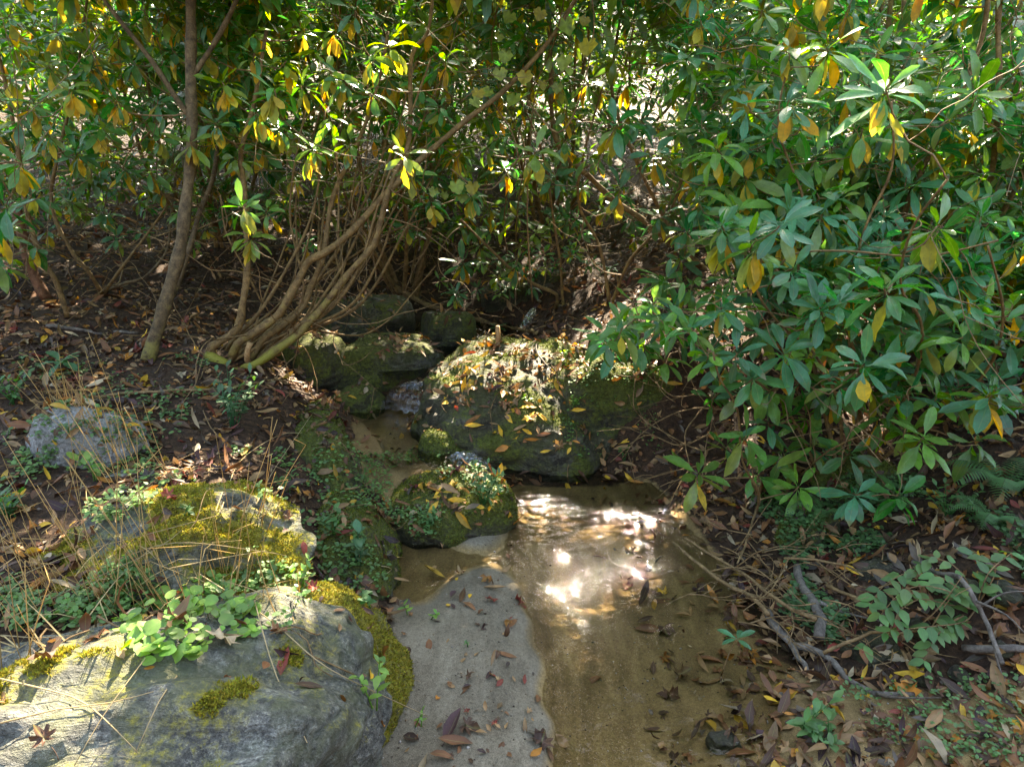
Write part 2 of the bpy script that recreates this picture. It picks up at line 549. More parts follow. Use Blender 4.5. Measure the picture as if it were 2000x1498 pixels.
def ground_mat():
    """dark leafy soil and creek sand; the red vertex channel says where the sand lies, blue how deep under water"""
    m, nt = new_mat('creek_ground')
    out = N(nt, 'ShaderNodeOutputMaterial')
    geo = N(nt, 'ShaderNodeNewGeometry')
    at = N(nt, 'ShaderNodeAttribute', attribute_name='Col')
    sc = N(nt, 'ShaderNodeSeparateColor')
    link(nt, at.outputs['Color'], sc.inputs[0])
    n1 = noise_n(nt, geo.outputs['Position'], 5, 6, .65)
    n2 = noise_n(nt, geo.outputs['Position'], 48, 6, .7, .6)
    n3 = noise_n(nt, geo.outputs['Position'], 170, 3, .6)
    soil = ramp(nt, n2, [(.3, (.014, .008, .004)), (.5, (.045, .024, .011)), (.7, (.10, .054, .024))])
    soil = mixc(nt, .4, soil, ramp(nt, n1, [(.35, (.6, .5, .45)), (.65, (1.25, 1.2, 1.1))]), 'MULTIPLY')
    mp = N(nt, 'ShaderNodeMapping')
    mp.inputs['Scale'].default_value = (2.2, .55, 1)
    mp.inputs['Rotation'].default_value = (0, 0, .18)
    link(nt, geo.outputs['Position'], mp.inputs['Vector'])
    s1 = noise_n(nt, mp.outputs[0], 4.5, 5, .6, .6)
    s2 = noise_n(nt, geo.outputs['Position'], 330, 3, .75)
    s3 = noise_n(nt, geo.outputs['Position'], 90, 4, .7)
    sand = ramp(nt, s1, [(.3, (.118, .097, .062)), (.5, (.175, .145, .096)), (.7, (.235, .20, .137))])
    sand = mixc(nt, .8, sand, ramp(nt, s2, [(.3, (.35, .33, .31)), (.48, (.9, .9, .9)), (.7, (1.6, 1.6, 1.6))]), 'MULTIPLY')
    sand = mixc(nt, .6, sand, ramp(nt, s3, [(.3, (.45, .41, .37)), (.6, (1.15, 1.15, 1.15))]), 'MULTIPLY')
    sand = mixc(nt, .6, sand, ramp(nt, n1, [(.35, (.62, .58, .52)), (.65, (1.15, 1.12, 1.08))]), 'MULTIPLY')
    wet = math_n(nt, 'ADD', sc.outputs[2], math_n(nt, 'MULTIPLY', math_n(nt, 'SUBTRACT', s1, .5), .7))
    wr = nt.nodes.new('ShaderNodeMapRange')
    link(nt, wet, wr.inputs[0])
    wr.inputs[1].default_value, wr.inputs[2].default_value = .25, .75
    sand = mixc(nt, wr.outputs[0], sand, mixc(nt, 1.0, sand, (1.22, .98, .58), 'MULTIPLY'))
    mr = nt.nodes.new('ShaderNodeMapRange')
    link(nt, math_n(nt, 'ADD', sc.outputs[0], math_n(nt, 'MULTIPLY', math_n(nt, 'SUBTRACT', math_n(nt, 'ADD', n2, n1), 1.0), .55)), mr.inputs[0])
    mr.inputs[1].default_value, mr.inputs[2].default_value = .40, .60
    base = mixc(nt, mr.outputs[0], soil, sand)
    p = N(nt, 'ShaderNodeBsdfPrincipled', Roughness=.85)
    p.inputs['Specular IOR Level'].default_value = .25
    link(nt, base, p.inputs['Base Color'])
    b = N(nt, 'ShaderNodeBump', Distance=.02)
    br = nt.nodes.new('ShaderNodeMapRange')
    link(nt, mr.outputs[0], br.inputs[0])
    br.inputs[3].default_value, br.inputs[4].default_value = .9, .3
    link(nt, br.outputs[0], b.inputs['Strength'])
    hs = mixc(nt, mr.outputs[0], n2, s2)
    link(nt, hs, b.inputs['Height'])
    link(nt, b.outputs[0], p.inputs['Normal'])
    link(nt, p.outputs[0], out.inputs['Surface'])
    return m


def water_mat():
    m, nt = new_mat('stream_water')
    out = N(nt, 'ShaderNodeOutputMaterial')
    geo = N(nt, 'ShaderNodeNewGeometry')
    mp = N(nt, 'ShaderNodeMapping')
    mp.inputs['Scale'].default_value = (1.5, .8, 1)
    mp.inputs['Rotation'].default_value = (0, 0, .25)
    link(nt, geo.outputs['Position'], mp.inputs['Vector'])
    n1 = noise_n(nt, mp.outputs[0], 16, 3, .5, .5)
    n2 = noise_n(nt, geo.outputs['Position'], 60, 3, .55, .3)
    b = N(nt, 'ShaderNodeBump', Strength=.45, Distance=.012)
    link(nt, math_n(nt, 'ADD', n1, math_n(nt, 'MULTIPLY', n2, .38)), b.inputs['Height'])
    gl = N(nt, 'ShaderNodeBsdfGlossy', Roughness=.025)
    link(nt, b.outputs[0], gl.inputs['Normal'])
    tr = N(nt, 'ShaderNodeBsdfTransparent', Color=(.95, .92, .83, 1))
    fr = N(nt, 'ShaderNodeFresnel', IOR=1.33)
    link(nt, b.outputs[0], fr.inputs['Normal'])
    mx = N(nt, 'ShaderNodeMixShader')
    link(nt, fr.outputs[0], mx.inputs[0])
    link(nt, tr.outputs[0], mx.inputs[1])
    link(nt, gl.outputs[0], mx.inputs[2])
    link(nt, mx.outputs[0], out.inputs['Surface'])
    return m


def foam_mat():
    m, nt = new_mat('broken_water')
    out = N(nt, 'ShaderNodeOutputMaterial')
    geo = N(nt, 'ShaderNodeNewGeometry')
    mp = N(nt, 'ShaderNodeMapping')
    mp.inputs['Scale'].default_value = (1.6, 1.6, .35)
    link(nt, geo.outputs['Position'], mp.inputs['Vector'])
    n1 = noise_n(nt, mp.outputs[0], 42, 4, .6, .4)
    f = nt.nodes.new('ShaderNodeMapRange')
    link(nt, n1, f.inputs[0])
    f.inputs[1].default_value, f.inputs[2].default_value = .5, .75
    f.inputs[4].default_value = .16
    b = N(nt, 'ShaderNodeBump', Strength=.8, Distance=.02)
    link(nt, n1, b.inputs['Height'])
    gl = N(nt, 'ShaderNodeBsdfGlossy', Roughness=.08)
    link(nt, b.outputs[0], gl.inputs['Normal'])
    tr = N(nt, 'ShaderNodeBsdfTransparent', Color=(.85, .83, .78, 1))
    fr = N(nt, 'ShaderNodeFresnel', IOR=1.4)
    link(nt, b.outputs[0], fr.inputs['Normal'])
    mx = N(nt, 'ShaderNodeMixShader')
    link(nt, fr.outputs[0], mx.inputs[0])
    link(nt, tr.outputs[0], mx.inputs[1])
    link(nt, gl.outputs[0], mx.inputs[2])
    df = N(nt, 'ShaderNodeBsdfDiffuse', Color=(.5, .53, .55, 1))
    m2 = N(nt, 'ShaderNodeMixShader')
    link(nt, f.outputs[0], m2.inputs[0])
    link(nt, mx.outputs[0], m2.inputs[1])
    link(nt, df.outputs[0], m2.inputs[2])
    link(nt, m2.outputs[0], out.inputs['Surface'])
    return m


M_SOIL, M_WATER, M_FOAM = ground_mat(), water_mat(), foam_mat()
M_SAND = M_SOIL

# ------------------------------------------------------------------ ground
CTRL = [  # photo pixel and height of ground points read from the picture
    # lower pool bed
    (1150, 980, -.05), (1250, 960, -.04), (1100, 1100, -.055), (1200, 1150, -.06), (1150, 1300, -.06), (1250, 1300, -.07),
    (1200, 1450, -.06), (1350, 1200, -.045), (1400, 1350, -.04), (1350, 1480, -.05), (1130, 1490, -.05), (1300, 1050, -.035),
    (1040, 960, -.03), (1050, 1060, -.045), (1420, 1460, -.03), (1300, 1420, -.06), (1110, 1220, -.05),
    # sand bar
    (900, 1135, .028), (960, 1120, .03), (850, 1220, .05), (950, 1200, .045), (1010, 1250, .035), (830, 1350, .06),
    (1000, 1400, .04), (900, 1490, .05), (1040, 1490, .03), (985, 1160, .03), (1000, 1145, .025), (1035, 1150, -.03),
    (1042, 1280, .028), (1076, 1280, -.04), (1060, 1400, .028), (1100, 1400, -.045), (1020, 1200, .025), (1054, 1210, -.035),
    (790, 1120, -.035), (850, 1090, -.025), (930, 1060, .022), (960, 1040, .02), (930, 1095, -.012), (985, 1090, -.012), (800, 1165, -.02), (860, 1180, .02),
    (860, 980, .05), (780, 1040, .0),
    # upper pool and the little falls
    (750, 830, .05), (800, 860, .05), (700, 800, .06), (850, 880, .05), (720, 915, .125), (700, 960, .14), (920, 920, .01), (960, 915, -.01),
    (880, 700, .21), (800, 740, .2), (930, 670, .22), (960, 650, .24), (1020, 622, .33), (1040, 590, .46), (1000, 820, .12), (1150, 850, .12),
    # left bank
    (460, 740, .5), (300, 700, .55), (100, 650, .65), (0, 600, .75), (200, 600, .7), (400, 600, .65), (550, 640, .45), (520, 700, .48),
    (580, 780, .38), (500, 850, .42), (300, 850, .48), (100, 800, .52), (0, 900, .5), (560, 950, .3), (640, 1050, .2), (600, 1130, .2),
    (100, 1100, .44), (300, 1150, .4), (50, 1200, .44), (250, 1220, .4), (300, 1400, .2), (0, 1450, .25), (700, 1450, .04), (640, 1200, .16), (400, 1000, .44),
    # right bank
    (1300, 935, .03), (1350, 1000, .015), (1450, 1000, .05), (1600, 980, .12), (1800, 950, .25), (1950, 900, .4), (1700, 800, .38),
    (1500, 880, .22), (1350, 880, .15), (1550, 1150, .05), (1700, 1150, .12), (1900, 1150, .22), (1480, 1280, -.015), (1600, 1330, .02),
    (1800, 1400, .04), (1950, 1350, .08), (1600, 1480, .02), (1500, 1420, -.008), (1990, 1480, .05), (1440, 1120, .005), (1480, 1200, .01),
    (1300, 700, .55), (1200, 640, .6), (1130, 625, .52), (1700, 1300, .05),
]
cpts = [at_z(*c) for c in CTRL]
cpts += [np.array(p, float) for p in [(-4, 6, 1.0), (-2.2, 6.2, .85), (-.6, 6.6, .65), (.8, 6.4, .85), (2, 6, 1.0), (4, 5, .9), (0, 8, 1.25), (-4, 9, 1.5), (4, 9, 1.6), (0, 12, 2.1),
                                      (-5, 12, 2.3), (5, 12, 2.3), (-3, 1, .5), (-4, 3, .62), (3.5, 2, .4), (4, 3, .6), (1.5, .5, .03), (.35, .5, -.05), (.3, -.5, -.05), (-.5, .3, .05), (-3, -1, .35), (3, -1, .15), (-6, 5, 1.0), (6, 5, 1.0)]]
cpts = np.array(cpts)


def tps_fit(P, z, lam=2e-4):
    n = len(P)
    d2 = ((P[:, None] - P[None]) ** 2).sum(-1)
    K = .5 * d2 * np.log(d2 + 1e-9) + lam * np.eye(n)
    A = np.zeros((n + 3, n + 3))
    A[:n, :n] = K
    A[:n, n] = 1
    A[:n, n + 1:] = P
    A[n:, :n] = A[:n, n:].T
    return np.linalg.solve(A, np.concatenate([z, np.zeros(3)]))


TPS = tps_fit(cpts[:, :2], cpts[:, 2])


def base_z(x, y):
    x, y = np.asarray(x, float), np.asarray(y, float)
    xc, yc = np.clip(x, -5.5, 5.5), np.clip(y, -1.2, 12)
    Q = np.stack([xc.ravel(), yc.ravel()], -1)
    out = np.empty(len(Q))
    P = cpts[:, :2]
    for i in range(0, len(Q), 20000):
        q = Q[i:i + 20000]
        d2 = ((q[:, None] - P[None]) ** 2).sum(-1)
        out[i:i + 20000] = (.5 * d2 * np.log(d2 + 1e-9)) @ TPS[:len(P)] + TPS[len(P)] + q @ TPS[len(P) + 1:]
    return out.reshape(x.shape)


def in_poly(x, y, poly):
    poly = np.asarray(poly)
    inside = np.zeros(x.shape, bool)
    j = len(poly) - 1
    for i in range(len(poly)):
        xi, yi = poly[i]
        xj, yj = poly[j]
        c = ((yi > y) != (yj > y)) & (x < (xj - xi) * (y - yi) / (yj - yi + 1e-12) + xi)
        inside ^= c
        j = i
    return inside


def fnoise(x, y, freqs):
    """cheap smooth value noise from summed sines, deterministic"""
    rr = np.random.default_rng(77)
    z = np.zeros_like(x)
    for f, a in freqs:
        for _ in range(5):
            th, ph = rr.uniform(0, 2 * PI, 2)
            ff = f * rr.uniform(.7, 1.4)
            z += a * .45 * np.sin((x * math.cos(th) + y * math.sin(th)) * ff + ph)
    return z


SAND_PX = [(1000, 935), (1270, 935), (1345, 1010), (1430, 1120), (1490, 1260), (1600, 1340), (1800, 1370), (2080, 1390), (2150, 1900), (500, 1900), (700, 1460),
           (765, 1330), (770, 1180), (735, 1090), (800, 1050), (960, 1020)]
SAND = np.array([at_z(px, py, 0.0)[:2] for px, py in SAND_PX])
UPPER = np.array([at_z(px, py, .08)[:2] for px, py in [(690, 800), (760, 790), (850, 800), (860, 880), (930, 905), (1000, 930), (960, 1000), (760, 985), (705, 960), (690, 900)]])


def spaced(a, b, step, far, n):
    core = np.arange(a, b + 1e-6, step)
    g = np.geomspace(step * 2, far, n)
    return np.concatenate([(a - g)[::-1], core, b + g])


gx = spaced(-3.2, 3.2, .02, 300, 40)
gy = spaced(.6, 6.6, .02, 300, 40)
GX, GY = np.meshgrid(gx, gy)
GZ = base_z(GX, GY)
sandm = in_poly(GX, GY, SAND) | in_poly(GX, GY, UPPER)
rough = np.where(sandm, .22, 1.0)
for _ in range(3):
    rough[1:-1, 1:-1] = (rough[1:-1, 1:-1] + rough[:-2, 1:-1] + rough[2:, 1:-1] + rough[1:-1, :-2] + rough[1:-1, 2:]) / 5
GZ = GZ + rough * fnoise(GX, GY, [(3, .022), (8, .012), (22, .006), (55, .0025)])
far = np.maximum(np.maximum(np.abs(GX) - 6, 0), np.maximum(GY - 12, 0))
GZ = GZ + np.minimum(far * .22, 9.0) * (1 + .25 * np.sin(GX * .05) * np.cos(GY * .043))

# unseen slope added behind the camera, raised to block low skylight
GZ = GZ + np.clip((-2.5 - GY) * .55, 0, 5)


def ground_z(x, y):
    i = np.clip(np.searchsorted(gx, x) - 1, 0, len(gx) - 2)
    j = np.clip(np.searchsorted(gy, y) - 1, 0, len(gy) - 2)
    fx, fy = (x - gx[i]) / (gx[i + 1] - gx[i]), (y - gy[j]) / (gy[j + 1] - gy[j])
    return (GZ[j, i] * (1 - fx) + GZ[j, i + 1] * fx) * (1 - fy) + (GZ[j + 1, i] * (1 - fx) + GZ[j + 1, i + 1] * fx) * fy


nx, ny = len(gx), len(gy)
GV = np.stack([GX, GY, GZ], -1).reshape(-1, 3)
ii, jj = np.meshgrid(np.arange(nx - 1), np.arange(ny - 1))
GQ = np.stack([jj * nx + ii, jj * nx + ii + 1, (jj + 1) * nx + ii + 1, (jj + 1) * nx + ii], -1).reshape(-1, 4)
fm = sandm.reshape(-1)[GQ].sum(1) >= 2
smask = sandm.astype(float)
for _ in range(14):
    smask[1:-1, 1:-1] = (smask[1:-1, 1:-1] * 2 + smask[:-2, 1:-1] + smask[2:, 1:-1] + smask[1:-1, :-2] + smask[1:-1, 2:]) / 6
LEVEL = np.where(GY > 3.25, .105, 0.0)
wetm = np.clip((LEVEL + .026 - GZ) / .03, 0, 1)
wetm = np.maximum(wetm, np.where(((GX > .75) & (GY < 3.2)) | ((GX < -.25) & (GY > 2.55)), .9, 0))
GC = np.stack([smask, smask * 0, wetm], -1).reshape(-1, 3)


def sub_mesh(mask, name, mat):
    q = GQ[mask]
    used = np.unique(q)
    remap = np.full(len(GV), -1)
    remap[used] = np.arange(len(used))
    mb = MB()
    mb.add(GV[used], remap[q], None, GC[used])
    return mb.build(name, mat)


tag(sub_mesh(~fm, 'ground', M_SOIL), kind='structure')
tag(sub_mesh(fm, 'sand_bed', M_SAND), kind='structure')


# ------------------------------------------------------------------ rocks
ROCK_POLYS = []


def ico(sub):
    import bmesh
    bm = bmesh.new()
    bmesh.ops.create_icosphere(bm, subdivisions=sub, radius=1.0)
    v = np.array([x.co[:] for x in bm.verts])
    f = np.array([[x.index for x in fc.verts] for fc in bm.faces])
    bm.free()
    return v, f


ICO = {s: ico(s) for s in (3, 4, 5, 6)}


def make_rock(label, c, r, rot=0, seed=0, sub=5, mat=None, p=2.6, amp=.10, cuts=6, moss=.5, mossup=.5, band=None, tilt=(0, 0), cat='rock', name='rock', group=None, fine=.012, ridge=0, hard=.88, tuft=0, tcol=(.2, .19, .02)):
    rr = np.random.default_rng(seed + 100)
    v, f = ICO[sub]
    v = v.copy()
    k = (np.abs(v) ** p).sum(1) ** (-1 / p)
    v = v * k[:, None]
    for _ in range(cuts):
        n = nrm(rr.normal(0, 1, 3) * np.array([1, 1, .8]))
        dd = rr.uniform(.72, .95)
        s = v @ n - dd
        v -= np.where(s > 0, s * hard, 0)[:, None] * n
    off = Vector((seed * 3.7, seed * 1.3, seed * 2.1))
    ln = nrm(v)
    bs = np.array(band if band else (1, 1, 1), float)
    size = float(np.mean(r))
    disp = np.empty(len(v))
    mn = np.empty(len(v))
    rv = v * np.asarray(r, float)
    for i in range(len(v)):
        q = Vector(rv[i] * bs / size)
        w = Vector(rv[i])
        disp[i] = amp * mnoise.fractal(q * 1.1 + off, 1.0, 2.0, 5) * size + fine * mnoise.fractal(Vector(rv[i] * bs) * 9 + off, .9, 2.1, 4)
        if ridge:
            disp[i] -= ridge * (mnoise.ridged_multi_fractal(Vector(rv[i] * bs) * 2.6 + off, 1.0, 2.1, 5, .9, 2.0) - .9)
        mn[i] = mnoise.fractal(w * 5 + off, .8, 2.0, 4)
    v = rv + ln * disp[:, None]
    ca, sa = math.cos(tilt[0]), math.sin(tilt[0])
    cb, sb = math.cos(tilt[1]), math.sin(tilt[1])
    v = v @ np.array([[1, 0, 0], [0, ca, -sa], [0, sa, ca]]).T
    v = v @ np.array([[cb, 0, sb], [0, 1, 0], [-sb, 0, cb]]).T
    cr, sr = math.cos(rot), math.sin(rot)
    v = v @ np.array([[cr, -sr, 0], [sr, cr, 0], [0, 0, 1]]).T
    fn = np.cross(v[f[:, 1]] - v[f[:, 0]], v[f[:, 2]] - v[f[:, 0]])
    vn = np.zeros_like(v)
    for k3 in range(3):
        np.add.at(vn, f[:, k3], fn)
    vn = nrm(vn)
    m = np.clip(moss + mossup * (vn[:, 2] - .3) + mn * .35, 0, 1)
    mb = MB()
    c = np.asarray(c, float)
    mb.add(v + c, None, f, np.stack([m, m, m], -1))
    o = mb.build(name, mat or M_ROCKW, origin=c)
    tag(o, label, cat, group)
    ROCK_POLYS.append((v + c, f))
    if tuft:
        area = np.linalg.norm(fn, axis=1)
        fmoss = m[f].mean(1)
        w = area * np.clip((fmoss - .5) * 3, 0, 1) * (vn[f].mean(1)[:, 2] > -.3)
        if w.sum() > 0:
            pick = rr.choice(len(f), tuft, p=w / w.sum())
            ba = rr.dirichlet((1, 1, 1), tuft)
            pos = (v[f[pick]] * ba[..., None]).sum(1) + c
            nn = nrm(vn[f[pick]].mean(1) + rr.normal(0, .55, (tuft, 3)))
            tl = rr.uniform(.006, .015, tuft)
            colr = np.asarray(tcol) * rr.uniform(.45, 1.7, (tuft, 1)) * rr.uniform(.85, 1.15, (tuft, 3))
            mm = MB()
            add_leaves(mm, pos - nn * .003, nn, rr.normal(0, 1, (tuft, 3)), tl, tl * .42, colr, 'blade', .5, .3)
            mo = mm.build('moss', M_MOSS, None)
            mo.parent = o
            mo.matrix_parent_inverse = o.matrix_world.inverted()
            mo.location = -c * 0
            for vv in (0,):
                pass
            mo.matrix_parent_inverse.identity()
            mo.location = -c
            mo['kind'] = 'stuff'
    return o


D = math.radians
make_rock('large banded grey boulder with a broken pale nose, green leafy patch on it', (-1.01, 1.20, .18), (.71, .67, .44), D(22), 3, 6, M_ROCK, 2.7, .11, 13, .20, .26,
          (.5, 1.9, 1.9), (D(-2), D(4)), fine=.020, ridge=.034, hard=.97, tuft=18000, tcol=(.24, .21, .02))
make_rock('moss covered knob of rock beside the sand, tucked behind the large banded boulder', (-.60, 1.76, .10), (.27, .31, .27), D(10), 8, 6, M_ROCK, 2.3, .14, 3, .72, .25, None, (0, 0), fine=.016, tuft=26000, tcol=(.22, .19, .02))
make_rock('mossy grey boulder with dry grass around it and a red leaf on top', (-1.2, 2.0, .33), (.51, .28, .245), D(10), 14, 6, M_ROCK, 2.8, .16, 9, .46, .28, (.8, 2, 2), (D(-8), D(-3)), fine=.018, ridge=.028, hard=.96, tuft=20000, tcol=(.24, .21, .02))
make_rock('smooth pale grey stone half buried in leaf litter on the bank', (-1.78, 2.68, .5), (.235, .16, .17), D(-8), 5, 5, M_ROCKP, 2.4, .10, 5, .05, .1)
make_rock('thin flat grey stone lying below the smooth pale stone', (-1.5, 2.45, .43), (.17, .07, .05), D(-22), 26, 4, M_ROCKP, 2.6, .12, 4, .05, .1)
make_rock('long moss coated rock edging the upper pool below the leaning stems', (-1.02, 3.30, .08), (.24, .62, .30), D(17), 21, 5, M_ROCKW, 2.5, .12, 4, .62, .3, tuft=9000, tcol=(.10, .11, .015))
make_rock('moss coated bank rock sloping down to the small brown pool', (-.76, 2.62, .0), (.25, .55, .22), D(16), 22, 5, M_ROCKW, 2.4, .13, 4, .6, .3, tuft=9000, tcol=(.11, .12, .015))
make_rock('low mossy rock island with leafy plants between the two pools', (-.30, 2.97, .02), (.31, .27, .165), D(8), 31, 5, M_ROCKW, 2.6, .10, 4, .5, .35, tuft=9000, tcol=(.11, .12, .015))
make_rock('huge rounded boulder in midstream strewn with fallen leaves, sunlit in patches', (.08, 3.98, .10), (.75, .59, .38), D(-6), 45, 6, M_ROCKW, 2.15, .14, 5, .38, .26, None, (D(27), D(5)), fine=.020, ridge=.028, tuft=9000, tcol=(.09, .11, .015))
make_rock('moss faced boulder shoulder under the bank, joined to the huge midstream boulder', (.62, 3.95, .18), (.40, .45, .36), D(12), 47, 5, M_ROCKW, 2.6, .12, 5, .62, .2, tuft=9000, tcol=(.10, .13, .015))
make_rock('small dark mossy rock at the foot of the huge midstream boulder', (-.40, 3.55, .05), (.14, .12, .14), D(15), 51, 5, M_ROCKW, 2.4, .12, 4, .6, .3, tuft=2500, tcol=(.09, .11, .015))
make_rock('mossy rock overhanging the dark hollow beside the leaning stems', (-1.35, 4.42, .33), (.26, .22, .2), D(-15), 52, 5, M_ROCKW, 2.5, .12, 5, .6, .3)
make_rock('broad dark mossy slab beside the upper cascade', (-.92, 4.62, .2), (.47, .3, .25), D(8), 53, 5, M_ROCKW, 2.8, .10, 5, .5, .25)
make_rock('small mossy stone below the broad dark slab', (-.99, 4.17, .1), (.17, .13, .14), D(0), 54, 5, M_ROCKW, 2.4, .12, 4, .6, .3)
make_rock('blocky dark stone sitting in the stream under the fallen branch', (-.5, 5.12, .36), (.22, .16, .14), D(-6), 55, 5, M_ROCKW, 4.0, .07, 4, .45, .2)
make_rock('wide dark ledge rock behind the blocky stream stone', (-1.2, 5.3, .40), (.42, .28, .2), D(-4), 56, 5, M_ROCKW, 3.2, .09, 5, .35, .2)
make_rock('wet dark rock beside the small waterfall', (.32, 5.95, .5), (.24, .2, .2), D(12), 57, 5, M_ROCKW, 2.6, .12, 5, .3, .2)
make_rock('flat wet ledge under the small waterfall lip', (.03, 6.0, .40), (.3, .2, .17), D(-10), 58, 5, M_ROCKW, 3.2, .10, 5, .3, .2)
make_rock('flat mossy stone among leaf litter under the evergreen branches', (1.30, 2.64, .1), (.15, .09, .085), D(25), 61, 5, M_ROCKW, 2.6, .12, 4, .6, .3, tuft=2000, tcol=(.09, .11, .015))
make_rock('mossy rock on the bank just below the lowest evergreen leaf whorls', (1.62, 2.9, .2), (.2, .11, .13), D(-6), 62, 5, M_ROCKW, 2.6, .12, 4, .62, .3, tuft=2500, tcol=(.11, .14, .015))
make_rock('rounded brown stone between driftwood and oval leaved shrub', (1.46, 2.32, .08), (.12, .085, .085), D(10), 63, 5, M_ROCKW, 2.3, .10, 4, .15, .1)
make_rock('dull rounded stone beside the grey driftwood root', (1.27, 1.98, .03), (.11, .08, .05), D(-12), 64, 5, M_ROCKW, 2.4, .10, 4, .2, .1)
for k, (px, py, s, lab) in enumerate([
    (1415, 1428, .05, 'submerged'), (1860, 1240, .07, ''), (1935, 1255, .06, ''), (1790, 1265, .05, ''), (1700, 1150, .035, ''), (1870, 1335, .035, ''), (1800, 1340, .028, ''),
    (1640, 1215, .04, ''), (1975, 1190, .06, ''), (1725, 1215, .03, ''), (1940, 1320, .04, '')]):
    q = at_z(px, py, .03)
    z = float(ground_z(q[0], q[1]))
    lab = 'round stone lying under the stream water near the sandy edge' if lab else 'small rounded stone in the wet litter by the driftwood'
    make_rock(lab, (q[0], q[1], z + s * .25), (s, s * .8, s * .6), k, 70 + k, 4, M_ROCKW, 2.3, .10, 3, .05, .1, group=None if 'under' in lab else 'small stones on the wet bank', name='stone', cat='stone')

# collision tree for putting things on the ground and the rocks
bv, bf, nb = [GV], [GQ[(GV[GQ[:, 0], 1] < 14) & (np.abs(GV[GQ[:, 0], 0]) < 10)].tolist()], len(GV)
for v, f in ROCK_POLYS:
    bv.append(v)
    bf.append((f + nb).tolist())
    nb += len(v)
BVH = BVHTree.FromPolygons(np.concatenate(bv).tolist(), sum(bf, []))


def down(x, y):
    h, n, i, d = BVH.ray_cast(Vector((x, y, 3.0)), Vector((0, 0, -1)))
    return (np.array(h), np.array(n)) if h is not None else (np.array([x, y, 0.0]), np.array([0, 0, 1.0]))


def hit(px, py):
    h, n, i, d = BVH.ray_cast(Vector(CAM), Vector(ray(px, py)).normalized())
    if h is None:
        return at_z(px, py, .3), np.array([0, 0, 1.0])
    n = np.array(n)
    return np.array(h), n if n[2] > -.2 else -n


# ------------------------------------------------------------------ water
def water_sheet(name, px_poly, z, mat=None):
    import bmesh
    poly = np.array([at_z(px, py, z)[:2] for px, py in px_poly])
    x0, y0 = poly.min(0)
    x1, y1 = poly.max(0)
    xs, ys = np.arange(x0, x1 + .012, .012), np.arange(y0, y1 + .012, .012)
    X, Y = np.meshgrid(xs, ys)
    ins = in_poly(X, Y, poly)
    a, b = np.meshgrid(np.arange(len(xs) - 1), np.arange(len(ys) - 1))
    w = len(xs)
    q = np.stack([b * w + a, b * w + a + 1, (b + 1) * w + a + 1, (b + 1) * w + a], -1).reshape(-1, 4)
    q = q[ins.ravel()[q].any(1)]
    Z = z + fnoise(X, Y, [(14, .002), (38, .0014), (85, .0011), (150, .0006)])
    V = np.stack([X, Y, Z], -1).reshape(-1, 3)
    used = np.unique(q)
    rm = np.full(len(V), -1)
    rm[used] = np.arange(len(used))
    mb = MB()
    mb.add(V[used], rm[q])
    return tag(mb.build(name, mat or M_WATER), kind='structure')


water_sheet('stream_water', [(960, 900), (1100, 900), (1330, 920), (1480, 1010), (1560, 1150), (1600, 1300), (1560, 1498), (1600, 1900), (1000, 1900), (1020, 1498), (980, 1300), (970, 1190), (780, 1200), (720, 1120), (740, 1060), (900, 1060), (985, 1000)], 0.0)
water_sheet('stream_water', [(640, 760), (720, 745), (800, 745), (870, 780), (900, 900), (860, 925), (700, 900), (650, 850)], .105)
water_sheet('stream_water', [(700, 640), (1000, 620), (1080, 650), (1000, 700), (860, 760), (780, 770), (720, 700)], .275)


def cascade(px_top, px_bot, z0, z1, seed):
    """a broken tongue of water between two levels"""
    rr = np.random.default_rng(seed)
    a0, a1 = at_z(*px_top[0], z0), at_z(*px_top[1], z0)
    b0, b1 = at_z(*px_bot[0], z1), at_z(*px_bot[1], z1)
    n, m = 22, 18
    V = []
    for i in range(n):
        t = i / (n - 1)
        zz = z0 + .012 + (z1 - z0) * (t ** 1.6 if t < .85 else t)
        for j in range(m):
            s = j / (m - 1)
            p = (a0 * (1 - s) + a1 * s) * (1 - t) + (b0 * (1 - s) + b1 * s) * t
            edge = math.sin(PI * s)
            V.append((p[0] + rr.normal(0, .004), p[1] + rr.normal(0, .004), zz + .018 * edge * mnoise.noise(Vector((s * 9, t * 5, seed))) - .02 * (1 - edge)))
    q = [(i * m + j, i * m + j + 1, (i + 1) * m + j + 1, (i + 1) * m + j) for i in range(n - 1) for j in range(m - 1)]
    mb = MB()
    mb.add(V, q)
    return tag(mb.build('cascade_water', M_FOAM), kind='structure')


cascade([(775, 752), (835, 745)], [(740, 800), (828, 812)], .285, .11, 1)
cascade([(870, 890), (925, 882)], [(910, 940), (985, 935)], .115, .004, 2)
cascade([(1036, 604), (1052, 604)], [(1012, 645), (1036, 647)], .42, .28, 3)

# ------------------------------------------------------------------ rhododendrons
# places where the photograph shows direct sun: the canopy has gaps along these lines towards the sun
GAPS = []
for px, py, r in [(935, 785, .20), (900, 705, .08), (1050, 790, .13), (1080, 850, .10), (1100, 900, .12), (1150, 885, .08), (1200, 640, .17), (1150, 690, .12), (1240, 670, .10),
                  (1075, 960, .07), (1120, 985, .05), (1165, 1035, .04), (1235, 960, .03), (1285, 1030, .04), (1270, 1150, .03), (1120, 1205, .05),
                  (930, 925, .08), (860, 710, .06), (800, 790, .05), (1020, 610, .08), (600, 770, .09), (560, 750, .05), (640, 655, .06), (365, 945, .12), (270, 1000, .05), (100, 1045, .07),
                  (40, 1440, .14), (420, 1170, .10), (560, 1190, .04), (640, 1150, .05), (1420, 640, .12), (1700, 640, .08), (1650, 760, .07)]:
    GAPS.append((hit(px, py)[0], r))


def shaded_ok(c):
    for T, r in GAPS:
        rel = c - T
        t = rel @ SUN
        if t > .2 and np.linalg.norm(rel - t * SUN) < r + .13:
            return False
    return True


